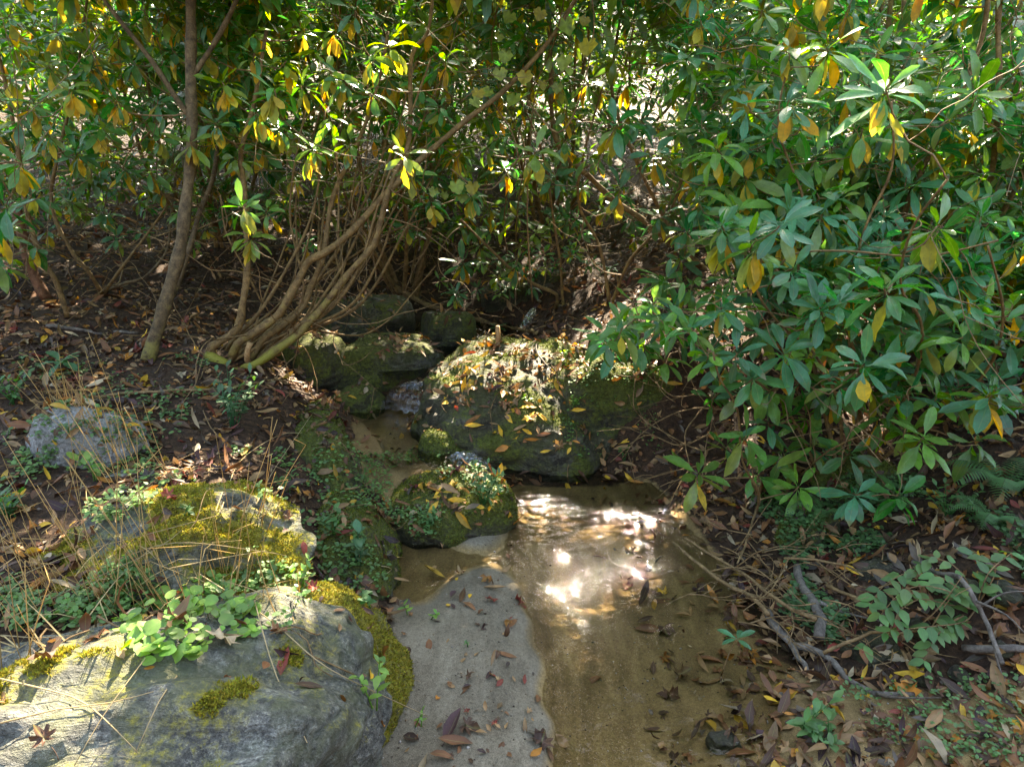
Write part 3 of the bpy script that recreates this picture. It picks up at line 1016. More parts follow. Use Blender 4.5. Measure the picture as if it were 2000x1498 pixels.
GREENS = np.array([(.030, .165, .022), (.012, .150, .046), (.065, .190, .010), (.010, .130, .048), (.115, .215, .008)])
YELLOWS = np.array([(.74, .46, .02), (.78, .40, .02), (.62, .48, .03), (.74, .52, .07), (.50, .42, .02)])


class Shrub:
    def __init__(self, label, base, group='rhododendron shrubs around the creek', bark=M_BARK, hue=(1, 1, 1), name='rhododendron_shrub'):
        self.root = empty(name, label, 'shrub', tuple(base), group)
        self.base = np.asarray(base, float)
        self.bark, self.hue = bark, np.asarray(hue, float)
        self.sp, self.sr, self.wh = [], [], []
        self.bare = MB()

    def stem(self, pts, r0, r1, moss=0.4, mossfall=1.5, sides=9, bark=None, label=None):
        p = smooth_path(pts, .05)
        n = len(p)
        s = np.concatenate([[0], np.cumsum(np.linalg.norm(np.diff(p, axis=0), axis=1))])
        r0 *= .74
        rad = r0 + (r1 - r0) * (s / s[-1]) ** .8
        wob = R.normal(0, 1, (n, 3))
        for _ in range(3):
            wob[1:-1] = (wob[:-2] + wob[1:-1] + wob[2:]) / 3
        p = p + wob * np.minimum(rad, .02)[:, None] * .5
        rad = rad * (1 + .10 * np.sin(s * 23 + R.uniform(0, 6)) + R.normal(0, .04, n))
        mb = MB()
        mo = np.clip(moss * np.exp(-s * mossfall), 0, 1)
        tube(mb, p, rad, sides, np.stack([mo, mo, mo], -1))
        o = mb.build('stem', bark or self.bark, self.root, origin=self.base)
        if label: o['label'] = label
        self.sp.append(p)
        self.sr.append(rad)
        return p

    def whorl(self, c, L=.14, ny=0, n=None, tiltdir=None, droop=None, far=False, force=False):
        c = np.asarray(c, float)
        if not force and not shaded_ok(c):
            return
        ax = nrm(np.array([R.normal(0, .28), R.normal(-.28, .26), 1.0]))
        self.wh.append((c, L, ny, n or int(R.integers(8, 14)), ax, R.uniform(-.1, .35) if droop is None else droop, far))

    def finish(self, bare=0, bare_len=.5):
        sp, sr = np.concatenate(self.sp), np.concatenate(self.sr)
        tw = MB()
        wh = sorted(self.wh, key=lambda w: np.min(np.linalg.norm(sp - w[0], axis=1)))
        for c, L, ny, n, ax, dr, far in wh:
            rel = sp - c
            dist = np.linalg.norm(rel, axis=1)
            k = int(np.argmin(dist + .6 * np.maximum(0, rel[:, 2] + .08)))
            p0, dd = sp[k], dist[k]
            if dd < .01:
                continue
            a = p0 + (c - p0) * .35 + R.normal(0, .10, 3) * dd + np.array([0, 0, -.06 * dd])
            b = c - ax * dd * .32 + R.normal(0, .07, 3) * dd
            m = max(4, int(dd / .07))
            t = np.linspace(0, 1, m + 1)[:, None]
            pts = (1 - t) ** 3 * p0 + 3 * (1 - t) ** 2 * t * a + 3 * (1 - t) * t ** 2 * b + t ** 3 * c
            pts[1:-1] += R.normal(0, .012, (m - 1, 3)) * min(1, dd * 2)
            r0 = min(sr[k] * .75, .0035 + .0065 * min(dd, 1.6))
            rad = np.linspace(r0, .0028, m + 1)
            tube(tw, pts, rad, 4 if far else 5, (.05, .05, .05), cap=False)
            sp = np.vstack([sp, pts[1:-1]])
            sr = np.concatenate([sr, rad[1:-1]])
        for _ in range(bare):                                    # leafless inner twigs
            k = int(R.integers(0, len(sp)))
            p0 = sp[k]
            d = nrm(R.normal(0, 1, 3) * np.array([1, 1, .7]) + np.array([0, -.1, .12]))
            m = int(R.integers(6, 12))
            pts = [p0]
            Lb = bare_len * R.uniform(.4, 1.7) / m
            for i in range(m):
                d = nrm(d + R.normal(0, .24, 3))
                pts.append(pts[-1] + d * Lb)
            r0 = min(sr[k] * .7, R.uniform(.0022, .006))
            tube(tw, smooth_path(pts, .04), np.linspace(r0, .0013, len(smooth_path(pts, .04))), 4, (.1, .1, .1), cap=False)
            if R.random() < .5:
                q = pts[m // 2]
                d2 = nrm(nrm(np.array(pts[-1]) - p0) + R.normal(0, .6, 3))
                e = [q, q + d2 * Lb * 2, q + d2 * Lb * 4 + R.normal(0, .03, 3)]
                tube(tw, smooth_path(e, .05), .0015, 4, (.1, .1, .1), cap=False)
        tag(tw.build('twigs', M_TWIG, self.root, origin=self.base), kind='stuff')
        gl, yl = MB(), MB()
        for is_far in (False, True):
            B, Dv, U, LL, WW, CC, CU = [], [], [], [], [], [], []
            YB, YD, YU, YL_, YW, YC = [], [], [], [], [], []
            for c, L, ny, n, ax, dr, far in self.wh:
                if far != is_far:
                    continue
                ex = nrm(np.cross(ax, [0.3, 1, .1]))
                ey = np.cross(ax, ex)
                a0 = R.uniform(0, 6.28)
                hue = GREENS[R.integers(0, len(GREENS))] * R.uniform(.75, 1.25) * self.hue
                for i in range(n):
                    f = i / max(1, n - 1)
                    el = .75 - 1.25 * f - dr + R.normal(0, .20)
                    if i == 0 and R.random() < .5: el = 1.1
                    az = a0 + i * 2.399 + R.normal(0, .15)
                    h = ex * math.cos(az) + ey * math.sin(az)
                    d = nrm(h * math.cos(el) + ax * math.sin(el))
                    up = nrm(ax * math.cos(el) - h * math.sin(el) + R.normal(0, .16, 3))
                    l = L * R.uniform(.62, 1.15)
                    B.append(c - ax * .012 * f * 2 + d * .006)
                    Dv.append(d); U.append(up); LL.append(l); WW.append(l * R.uniform(.25, .36)); CU.append(R.normal(.45, .42))
                    k = hue * R.uniform(.8, 1.25)
                    if f > .6 and R.random() < .14: k = k * .4 + np.array([.20, .22, .02]) * .8
                    CC.append(k)
                for i in range(ny):
                    az = R.uniform(0, 6.28) if R.random() < .4 else R.normal(-PI / 2, .9)
                    h = np.array([math.cos(az), math.sin(az), 0])
                    el = R.uniform(-1.45, -.75)
                    d = nrm(h * math.cos(el) + np.array([0, 0, math.sin(el)]))
                    l = L * R.uniform(.7, 1.05)
                    YB.append(c - ax * .03 + R.normal(0, .006, 3)); YD.append(d)
                    YU.append(nrm(h * -math.sin(el) * .9 + np.array([0, 0, math.cos(el)]) + R.normal(0, .25, 3)))
                    YL_.append(l); YW.append(l * R.uniform(.28, .38))
                    yc = YELLOWS[R.integers(0, len(YELLOWS))] * R.uniform(.7, 1.15)
                    if R.random() < .22: yc = yc * .4 + np.array([.10, .20, .03])
                    YC.append(yc)
            if B:
                add_leaves(gl, B, np.array(Dv), np.array(U), LL, WW, np.array(CC), 'far' if is_far else 'rhodo', np.array(CU), R.uniform(.1, .45, len(B)), R.normal(0, .35, len(B)), 0 if is_far else .12)
            if YB:
                add_leaves(yl, YB, np.array(YD), np.array(YU), YL_, YW, np.array(YC), 'far' if is_far else 'rhodo', R.normal(.2, .4, len(YB)), R.uniform(.1, .7, len(YB)), R.normal(0, .5, len(YB)), 0 if is_far else .15)
        if gl.n: gl.build('foliage', M_LEAF, self.root, origin=self.base)
        if yl.n: yl.build('yellow_leaves', M_YEL, self.root, origin=self.base)

    def fill(self, n, px, py, y, L=(.11, .17), yel=.35, zmin=.3, far=False, reject=None):
        done = tries = 0
        while done < n and tries < n * 6:
            tries += 1
            qx, qy, d = R.uniform(*px), R.uniform(*py), R.uniform(*y)
            c = at_y(qx, qy, d)
            if c[2] < max(zmin, float(ground_z(c[0], c[1])) + .25) or (reject and reject(qx, qy, d)):
                continue
            k = len(self.wh)
            self.whorl(c, R.uniform(*L), int(R.integers(1, 6)) if R.random() < yel else 0, far=far)
            done += len(self.wh) > k


def box_fill(sh, n, x, y, z, L=(.15, .21), yel=.2):
    """upper canopy whorls, mostly out of view, added to block sun over the creek"""
    done = tries = 0
    while done < n and tries < n * 5:
        tries += 1
        c = np.array([R.uniform(*x), R.uniform(*y), R.uniform(*z)])
        if c[1] < 6.5 and c[2] < CAM_H + .165 * c[1] + .12:
            continue
        k = len(sh.wh)
        sh.whorl(c, R.uniform(*L), int(R.integers(1, 4)) if R.random() < yel else 0, n=12, far=True)
        done += len(sh.wh) > k


def S(pts, y0, y1, ground=True):
    """trace a stem: photo pixels with depth going from y0 at its foot to y1 at its tip"""
    p = np.array(pts, float)
    s = np.concatenate([[0], np.cumsum(np.linalg.norm(np.diff(p, axis=0), axis=1))])
    s = s / s[-1]
    out = [at_y(a, b, y0 + (y1 - y0) * t) for (a, b), t in zip(p, s)]
    if ground:
        g = hit(*pts[0])[0]
        if abs(g[1] - y0) < .5:
            out[0] = out[0] * .2 + g * .8
    return out


def FY(px, py):
    return float(hit(px, py)[0][1])


def traced(sh, rows, k=.15):
    for px, py, l, ny in rows:
        t = k * FPX / l
        sh.whorl(at_t(px, py, t), k * R.uniform(.95, 1.08), ny, droop=R.uniform(.0, .35), force=True)


# --- the leaning many-stemmed clump on the bank
s1 = Shrub('many stemmed rhododendron with long yellow brown stems leaning over the creek', hit(465, 715)[0], hue=(1.2, 1.18, .75))
y1 = FY(465, 715)
s1.stem(S([(453, 705), (464, 673), (507, 642), (549, 611), (571, 569), (593, 524), (607, 507), (633, 496), (669, 468), (708, 429), (765, 367), (821, 311), (920, 230), (993, 168), (1080, 70), (1150, -40)], y1, y1 + .5), .036, .010, .62, 1.6)
s1.stem(S([(455, 718), (495, 710), (540, 681), (582, 656), (602, 634), (638, 594), (669, 555), (694, 524), (731, 479), (745, 432), (756, 387), (775, 330), (800, 270), (804, 112), (835, 63), (850, -60)], y1 - .05, y1 + .45), .036, .008, 1.0, 1.0)
s1.stem(S([(607, 639), (675, 603), (711, 561), (745, 499), (765, 440), (790, 400)], y1 + .15, y1 + .3, False), .016, .005, .3)
s1.stem(S([(490, 705), (512, 665), (557, 631), (593, 597), (607, 561), (624, 524), (633, 496), (644, 412), (661, 356), (690, 300), (735, 180), (760, 60)], y1 + .08, y1 + .6), .028, .009, .5)
s1.stem(S([(500, 700), (557, 648), (585, 608), (602, 580), (640, 520), (690, 440), (740, 330), (770, 200)], y1 + .12, y1 + .8), .02, .007, .45)
s1.stem(S([(410, 690), (417, 676), (467, 642), (478, 594), (484, 524), (481, 468), (478, 384), (470, 300), (500, 180), (520, 60)], y1 + .05, y1 + .35), .034, .009, .45)
s1.stem(S([(669, 547), (655, 496), (661, 468), (661, 370), (650, 250)], y1 + .28, y1 + .4, False), .010, .005, .2)
s1.stem(S([(485, 690), (501, 631), (512, 592), (540, 524), (580, 420)], y1 + .05, y1 + .5), .011, .005, .3)
s1.stem(S([(512, 592), (490, 548), (470, 510), (440, 450), (430, 380)], y1 + .2, y1 + .2, False), .008, .004, .2)
s1.stem(S([(505, 690), (545, 610), (585, 570), (625, 545), (690, 500), (760, 455), (850, 420)], y1 + .2, y1 + 1.0), .014, .005, .4)
s1.stem(S([(600, 640), (700, 655), (760, 625), (800, 580), (850, 520)], y1 + .3, y1 + .8, False), .009, .004, .15)
s1.stem(S([(405, 697), (425, 705), (450, 722)], y1 - .03, y1 - .02), .035, .04, 1.4, .1, label='moss covered root at the foot of the stems')
s1.stem(S([(437, 752), (462, 742), (484, 715)], y1 - .12, y1 - .02), .018, .026, .9, .3)
s1.stem(S([(485, 712), (484, 690), (485, 668)], y1 - .03, y1 - .03), .020, .018, .1, 1, bark=M_WOOD, label='broken orange brown stub between the stems')
for k in range(13):
    f0 = (R.uniform(430, 530), R.uniform(675, 715))
    tx, ty = R.uniform(520, 900), R.uniform(60, 330)
    m1 = (f0[0] + (tx - f0[0]) * .38 + R.uniform(10, 60), f0[1] - (f0[1] - ty) * .22)
    m2 = (f0[0] + (tx - f0[0]) * .75 + R.uniform(-10, 40), f0[1] - (f0[1] - ty) * .58)
    s1.stem(S([f0, m1, m2, (tx, ty)], y1 + R.uniform(-.05, .25), y1 + R.uniform(.3, 1.1)), R.uniform(.011, .019), .005, .4, sides=6)
traced(s1, [(434, 161, 52, 6), (497, 105, 50, 2), (536, 175, 60, 7), (588, 168, 45, 3), (644, 140, 50, 3), (644, 228, 45, 2), (459, 308, 45, 2), (574, 340, 42, 4), (637, 350, 40, 3), (473, 403, 50, 6), (520, 413, 45, 2),
            (487, 462, 47, 4), (595, 473, 38, 3), (437, 20, 45, 5), (693, 20, 50, 3), (730, 182, 48, 3), (790, 301, 55, 2), (811, 340, 48, 4), (839, 392, 48, 3), (685, 280, 45, 3), (860, 210, 45, 4), (671, 157, 50, 2), (797, 441, 35, 1), (923, 378, 42, 3), (500, 60, 45, 3), (590, 60, 45, 3), (760, 90, 48, 3), (545, 250, 48, 4), (610, 290, 46, 4), (420, 240, 48, 4), (560, 120, 50, 4), (650, 60, 48, 4), (720, 110, 48, 3), (780, 230, 46, 3), (400, 100, 46, 4), (500, 220, 50, 5), (700, 340, 40, 2), (870, 120, 44, 3), (820, 170, 44, 3), (900, 300, 42, 3)], .126)
s1.fill(130, (430, 900), (-200, 300), (y1 + .5, y1 + 1.6), yel=.75)
box_fill(s1, 230, (-2.0, .3), (3.6, 5.8), (2.5, 4.3))
box_fill(s1, 160, (-1.3, .9), (3.4, 5.6), (2.3, 4.0))
s1.finish(190, .6)

# --- straight trunk
y2 = FY(297, 700)
s2 = Shrub('tall rhododendron with one straight mottled trunk and drooping yellow leaves', hit(297, 700)[0], bark=M_TRUNK, hue=(1.2, 1.18, .75))
s2.stem(S([(296, 705), (302, 670), (315, 625), (330, 560), (350, 480), (365, 380), (372, 300), (375, 200), (372, 100), (370, 0), (380, -200), (420, -420)], y2, y2 + .3), .05, .02, .6, 2.2, 10)
s2.stem(S([(374, 150), (440, 40), (520, -150), (560, -350)], y2 + .15, y2 + .3, False), .02, .009, .1)
s2.stem(S([(372, 240), (300, 120), (200, 0), (120, -160)], y2 + .13, y2 - .1, False), .02, .008, .1)
traced(s2, [(329, 32, 45, 4), (228, 196, 48, 5), (225, 65, 45, 4), (312, 270, 45, 2), (371, 277, 48, 3), (308, 196, 45, 2), (315, 120, 45, 3), (364, 406, 38, 2), (312, 371, 38, 2), (260, 120, 45, 4), (241, 326, 42, 3), (180, 100, 46, 4), (280, 20, 46, 4), (340, 100, 46, 4), (200, 250, 44, 4), (290, 330, 42, 3)], .126)
s2.fill(80, (120, 520), (-250, 260), (y2 + .5, y2 + 1.5), yel=.7)
box_fill(s2, 300, (-3.0, -.5), (3.0, 5.2), (2.3, 4.3))
s2.finish(40, .5)

y3 = FY(302, 625)
s3 = Shrub('thin dark stemmed rhododendron standing close behind the straight mottled trunk', hit(302, 625)[0], bark=M_TRUNK)
s3.stem(S([(302, 628), (330, 585), (360, 515), (390, 420), (415, 350), (430, 250), (440, 120), (450, -50)], y3, y3 + .7), .028, .01, .7, 1.5)
s3.stem(S([(206, 567), (245, 553), (280, 543), (315, 508), (329, 480), (333, 430), (345, 330)], y3 + .3, y3 + .7), .016, .006, .35)
s3.stem(S([(400, 600), (440, 610), (470, 590), (560, 590), (620, 570)], y3 + .3, y3 + .6, False), .012, .005, .3)
box_fill(s3, 120, (-2.2, .3), (4.6, 6.6), (2.8, 4.8))
s3.fill(90, (330, 560), (-150, 330), (y3, y3 + 1.2), yel=.4)
s3.fill(45, (-100, 430), (330, 480), (4.7, 6.2), yel=.2, L=(.09, .13))
s3.finish(260, .7)

# --- left edge
y4 = FY(133, 620)
s4 = Shrub('rhododendron at the bank edge with a broken shredded brown trunk and yellow leaf tufts', hit(110, 610)[0], hue=(1.2, 1.15, .8))
s4.stem(S([(84, 585), (63, 530), (50, 490), (42, 440), (30, 400)], FY(84, 585), FY(84, 585) + .05), .045, .03, .1, 1, bark=M_SHRED, label='broken dead trunk with shredded red brown bark')
s4.stem(S([(133, 622), (112, 557), (84, 505), (60, 430), (40, 330), (20, 200), (-20, 40), (-60, -140)], y4, y4 + .2), .022, .008, .2)
s4.stem(S([(200, 577), (175, 532), (140, 490), (100, 400), (120, 280), (150, 150), (170, 0)], y4 + .3, y4 + .5), .02, .007, .3)
s4.stem(S([(200, 577), (240, 520), (300, 440), (330, 400)], y4 + .32, y4 + .6), .016, .006, .3)
s4.stem(S([(110, 300), (150, 290), (210, 285), (260, 290), (330, 230), (420, 275)], y4 + .2, y4 - .2, False), .008, .004, 0)
traced(s4, [(137, 172, 58, 7), (42, 315, 62, 6), (38, 230, 50, 3), (70, 480, 45, 3), (7, 452, 52, 3), (175, 45, 45, 2), (70, 40, 45, 3), (30, 80, 45, 2), (95, 130, 48, 2), (20, 150, 50, 3), (10, 520, 40, 1), (60, 200, 52, 5), (110, 60, 48, 4), (150, 300, 44, 3), (90, 260, 48, 4), (15, 30, 50, 4), (60, 380, 44, 3)], .132)
box_fill(s4, 60, (-4.0, -2.0), (3.0, 5.5), (2.3, 4.0))
s4.fill(220, (-600, 260), (-300, 350), (4.0, 5.6), yel=.55)
s4.fill(25, (-400, 40), (300, 520), (3.0, 4.6), yel=.35)
s4.finish(230, .6)

# --- dark thicket behind
def generic(label, bx, by, spread, crown, nst, fills, bare=90, far=False, hue=(1, 1, 1), bark=M_BARK, top=2.6, bare_len=.6, boxes=()):
    b = np.array([bx, by, float(ground_z(bx, by)) - .05])
    sh = Shrub(label, b, bark=bark, hue=hue)
    for i in range(nst):
        a = i / nst * 2 * PI + R.uniform(-.4, .4)
        h = np.array([math.cos(a), math.sin(a), 0]) * spread * R.uniform(.5, 1.1)
        foot = b + np.array([math.cos(a), math.sin(a), 0]) * .1
        tip = b + h + np.array([0, 0, top * R.uniform(.75, 1.15)]) + np.asarray(crown)
        mid = foot + (tip - foot) * .35 + h * .25 + np.array([0, 0, -.1])
        m2 = foot + (tip - foot) * .7 + R.normal(0, .1, 3)
        sh.stem([foot, mid + R.normal(0, .08, 3), m2, tip], R.uniform(.02, .036), .008, .35, 1.3, 7)
    for f in fills:
        sh.fill(*f[0], far=far, **f[1])
    for bb in boxes:
        box_fill(sh, *bb)
    sh.finish(bare, bare_len)
    return sh


generic('shaded rhododendron deep in the thicket behind the straight mottled trunk', -2.5, 6.0, .8, (0, 0, 0), 8, [((420, (-300, 560), (-150, 440), (5.0, 7.6)), dict(yel=.25))], 160, True, boxes=[(190, (-4.2, -1.0), (5.8, 8.6), (2.5, 4.6), (.18, .25))])
generic('shaded rhododendron behind the leaning clump with fine criss cross twigs', -.95, 6.1, .8, (0, -.2, 0), 9, [((380, (380, 900), (-150, 420), (5.2, 7.4)), dict(yel=.3))], 260, True, bare_len=.7)
s6 = Shrub('rhododendron over the small waterfall with a long stem slanting across bright gaps', (1.15, 5.0, .75))
s6.stem(S([(1420, 560), (1370, 520), (1311, 473), (1245, 424), (1189, 381), (1147, 343), (1101, 301), (1084, 252), (1077, 175), (1070, 0), (1060, -120)], 4.9, 4.7), .035, .011, .5, 1.2)
s6.stem(S([(1420, 560), (1330, 480), (1250, 330), (1199, 200), (1200, 105), (1230, -60)], 5.0, 5.2), .022, .008, .3)
s6.stem(S([(1087, 600), (1087, 574), (1045, 557), (1000, 529), (951, 480), (900, 430)], 5.3, 5.1), .022, .008, .5)
s6.stem(S([(1100, 600), (1095, 520), (1080, 420), (1060, 300), (1010, 180)], 5.2, 5.1), .016, .006, .5)
s6.stem(S([(1190, 590), (1170, 480), (1130, 400), (1140, 300), (1180, 160)], 5.0, 5.0), .018, .006, .5)
s6.stem(S([(1195, 590), (1230, 510), (1300, 430), (1340, 330), (1390, 200)], 4.8, 4.8), .016, .006, .5)
traced(s6, [(1045, 297, 60, 4), (1203, 245, 62, 4), (1210, 371, 55, 4), (1105, 217, 50, 1), (1241, 465, 35, 1), (1094, 416, 35, 1), (1150, 160, 45, 2), (985, 330, 45, 2), (1150, 300, 48, 1), (1285, 420, 50, 1), (1010, 420, 36, 1), (950, 290, 42, 3)])
box_fill(s6, 210, (-.4, 1.3), (4.6, 7.2), (2.6, 4.7))
s6.fill(210, (880, 1420), (-150, 530), (4.4, 5.6), yel=.3, reject=lambda a, b, c: (abs(a - 1200) < 150 and abs(b - 130) < 110 and R.random() < .55))
s6.fill(26, (850, 1330), (470, 580), (5.0, 5.6), yel=.15, L=(.07, .11))
s6.finish(420, .6)
generic('shaded rhododendron beyond the waterfall, thin crowned with sky showing through', .35, 7.2, .9, (0, 0, .1), 8, [((330, (700, 1350), (-150, 480), (6.0, 8.0)), dict(yel=.15, reject=lambda a, b, c: (abs(a - 1180) < 190 and b < 330 and R.random() < .3)))], 200, True, boxes=[(240, (-1.2, 1.8), (6.0, 9.4), (2.7, 4.9), (.17, .24))])

# --- the bright evergreens on the other bank
y8 = 2.95
b8 = np.array([1.35, 3.0, float(ground_z(1.35, 3.0)) - .03])
s8 = Shrub('nearest rhododendron with big glossy blue green leaf whorls hanging over the sand', b8, hue=(.80, 1.22, 1.35))
for pts, ya, yb, r0 in [
    ([(1475, 1005), (1480, 960), (1450, 900), (1440, 800), (1405, 740), (1395, 690)], 2.8, 2.5, .014),
    ([(1600, 930), (1570, 860), (1520, 780), (1440, 720), (1330, 660), (1260, 640)], 3.0, 3.0, .016),
    ([(1640, 920), (1640, 800), (1590, 690), (1530, 640), (1475, 560), (1500, 480)], 3.0, 2.6, .02),
    ([(1640, 920), (1680, 790), (1660, 660), (1580, 560), (1490, 560), (1370, 600)], 3.0, 2.7, .016),
    ([(1700, 900), (1780, 760), (1800, 640), (1760, 560), (1780, 450), (1850, 350)], 2.9, 2.2, .02),
    ([(1720, 900), (1850, 800), (1930, 720), (1960, 620), (1930, 480)], 2.9, 2.3, .02),
    ([(1640, 920), (1600, 760), (1560, 560), (1570, 400), (1520, 250), (1540, 120)], 3.05, 3.1, .024),
    ([(1700, 890), (1660, 700), (1680, 480), (1740, 330), (1740, 200)], 3.0, 2.7, .022),
    ([(1560, 930), (1620, 880), (1700, 850), (1760, 890)], 2.9, 2.5, .01),
    ([(1500, 560), (1540, 500), (1640, 490), (1800, 500), (1950, 470)], 2.7, 2.4, .01),
]:
    s8.stem(S(pts, ya, yb), r0 * .62, .0035, .15)
traced(s8, [(1180, 665, 60, 0), (1215, 640, 62, 1), (1255, 672, 60, 0), (1290, 625, 62, 0), (1325, 600, 60, 0), (1240, 590, 54, 0), (1350, 640, 64, 0), (1380, 690, 64, 0), (1300, 700, 58, 0), (1440, 690, 66, 0), (1410, 600, 64, 1), (1470, 740, 64, 0)], .128)
traced(s8, [(1352, 557, 62, 1), (1436, 602, 66, 0), (1206, 669, 62, 0), (1276, 590, 50, 0), (1276, 651, 55, 0), (1531, 690, 76, 1), (1727, 564, 86, 1), (1867, 543, 72, 2), (1688, 711, 90, 2), (1450, 767, 62, 0), (1573, 812, 62, 0),
            (1457, 851, 74, 0), (1531, 886, 62, 1), (1366, 924, 66, 1), (1625, 903, 60, 1), (1723, 812, 68, 1), (1804, 854, 78, 0), (1730, 882, 50, 1), (1671, 966, 74, 0), (1758, 966, 74, 0), (1804, 651, 76, 1), (1944, 707, 64, 1),
            (1944, 784, 64, 1), (1625, 669, 62, 1), (1597, 500, 60, 0), (1832, 441, 86, 2), (1454, 346, 66, 2), (1538, 371, 66, 2), (1604, 364, 56, 1), (1366, 399, 66, 1), (1741, 241, 72, 3), (1604, 420, 72, 1), (1685, 252, 72, 4),
            (1541, 196, 78, 4), (1615, 95, 78, 2), (1541, 95, 72, 2), (1713, 105, 72, 1), (1730, 175, 96, 3), (1923, 340, 66, 1), (1457, 217, 56, 2), (1391, 147, 46, 3), (1280, 301, 60, 2), (1665, 470, 60, 1), (1890, 600, 70, 1), (1700, 420, 66, 1), (1330, 510, 50, 0), (1500, 430, 60, 1), (1780, 360, 66, 2), (1560, 300, 62, 2), (1870, 250, 62, 2),
            (1180, 645, 56, 0), (1240, 620, 60, 0), (1310, 605, 62, 1), (1300, 545, 56, 0), (1395, 565, 62, 1), (1335, 655, 56, 0), (1235, 700, 46, 0), (1400, 640, 62, 0), (1485, 645, 62, 1), (1500, 585, 60, 0), (1420, 705, 62, 1), (1505, 760, 64, 0), (1395, 775, 56, 0), (1565, 740, 66, 0), (1625, 765, 66, 1), (1480, 925, 62, 0), (1560, 950, 66, 0), (1590, 870, 64, 0), (1660, 885, 66, 0), (1860, 760, 70, 1), (1905, 860, 70, 0), (1755, 720, 72, 0), (1500, 825, 64, 0), (1420, 870, 60, 0), (1760, 640, 74, 1), (1640, 580, 70, 1), (1700, 620, 70, 0), (1960, 620, 72, 1), (1900, 540, 72, 1), (1980, 470, 72, 1), (1560, 640, 66, 0), (1800, 540, 74, 1), (1960, 250, 66, 2), (1820, 180, 66, 2), (1660, 180, 70, 2), (1480, 130, 60, 2), (1420, 240, 55, 1), (1480, 290, 60, 2), (1620, 290, 66, 2), (1340, 450, 52, 0), (1420, 480, 58, 1)], .150)
s8.fill(50, (1380, 2100), (420, 930), (2.4, 3.0), yel=.22, L=(.12, .16), reject=lambda a, b, c: b > 560 + .75 * (a - 1380) or b > 940)
s8.fill(210, (1400, 2250), (180, 860), (2.9, 4.0), yel=.25, L=(.11, .16), reject=lambda a, b, c: (a < 1500 and b > 600) or b > 800 - max(0, 1650 - a))
s8.finish(120, .4)

generic('sunlit rhododendron high on the far bank with glossy bright leaf tops', 2.3, 3.9, .7, (0, 0, .1), 8, [((300, (1330, 2000), (-180, 380), (3.3, 4.8)), dict(yel=.4)), ((170, (1380, 2050), (300, 640), (3.6, 5.0)), dict(yel=.2))], 150, False, hue=(.9, 1.15, 1.1), boxes=[])
generic('dense rhododendron at the far bank edge with dark lower leaves', 3.6, 4.0, .8, (0, 0, .1), 8, [((260, (1850, 2700), (-180, 500), (3.0, 5.2)), dict(yel=.3)), ((120, (1800, 2400), (450, 800), (3.0, 4.4)), dict(yel=.15))], 90, False)
generic('rhododendron in the second row up the far bank, crown catching sun', 2.3, 5.8, .9, (0, 0, .2), 8, [((420, (1300, 1800), (-180, 500), (5.0, 7.0)), dict(yel=.25))], 160, True, hue=(1, 1.05, 1.1), boxes=[(190, (.8, 3.4), (5.4, 8.2), (2.6, 4.6), (.18, .25))])
generic('rhododendron in the second row up the far bank, deeper in shade', 4.4, 5.8, .9, (0, 0, .2), 8, [((360, (1750, 2500), (-180, 520), (4.8, 7.0)), dict(yel=.2))], 110, True)
for k, (bx, by, lab) in enumerate([(-5.5, 9, 'large dark rhododendron in the back row, farthest up the leaf covered bank'), (-2.4, 9.6, 'back row rhododendron glimpsed between the straight trunk and the leaning stems'),
                                   (1.6, 10.2, 'back row rhododendron beyond the bright gaps over the waterfall'), (5.6, 9.2, 'back row rhododendron behind the sunlit far bank shrubs'), (-.3, 11.5, 'pale hazy rhododendron farthest back above the creek head')]):
    c = 1000 + bx / by * 1430
    generic(lab, bx, by, 1.4, (0, 0, .5), 7, [((420, (c - 480, c + 480), (-120, 420), (by - 1.2, by + 1.4)), dict(yel=.15, L=(.16, .24), reject=lambda a, b, d: (abs(a - 1180) < 170 and b < 200 and R.random() < .5)))], 60, True, top=3.0,
            boxes=[(230, (bx - 2.2, bx + 2.2), (by - 1.8, by + 1.2), (2.4, 4.8), (.2, .28))])

# ------------------------------------------------------------------ fallen leaves
DEADC = {'tan': (.31, .175, .07), 'brown': (.20, .082, .030), 'dark brown': (.085, .040, .020), 'dark purple': (.06, .026, .024), 'red': (.20, .035, .02),
         'yellow': (.60, .34, .025), 'orange': (.44, .17, .025), 'pale': (.40, .30, .17), 'greyish': (.12, .09, .065)}


def leaf_frame(n, az=None, tilt=.25):
    n = nrm(np.asarray(n) + R.normal(0, tilt, 3))
    a = R.uniform(0, 2 * PI) if az is None else az
    h = np.array([math.cos(a), math.sin(a), 0])
    d = nrm(h - n * (h @ n))
    return d, n


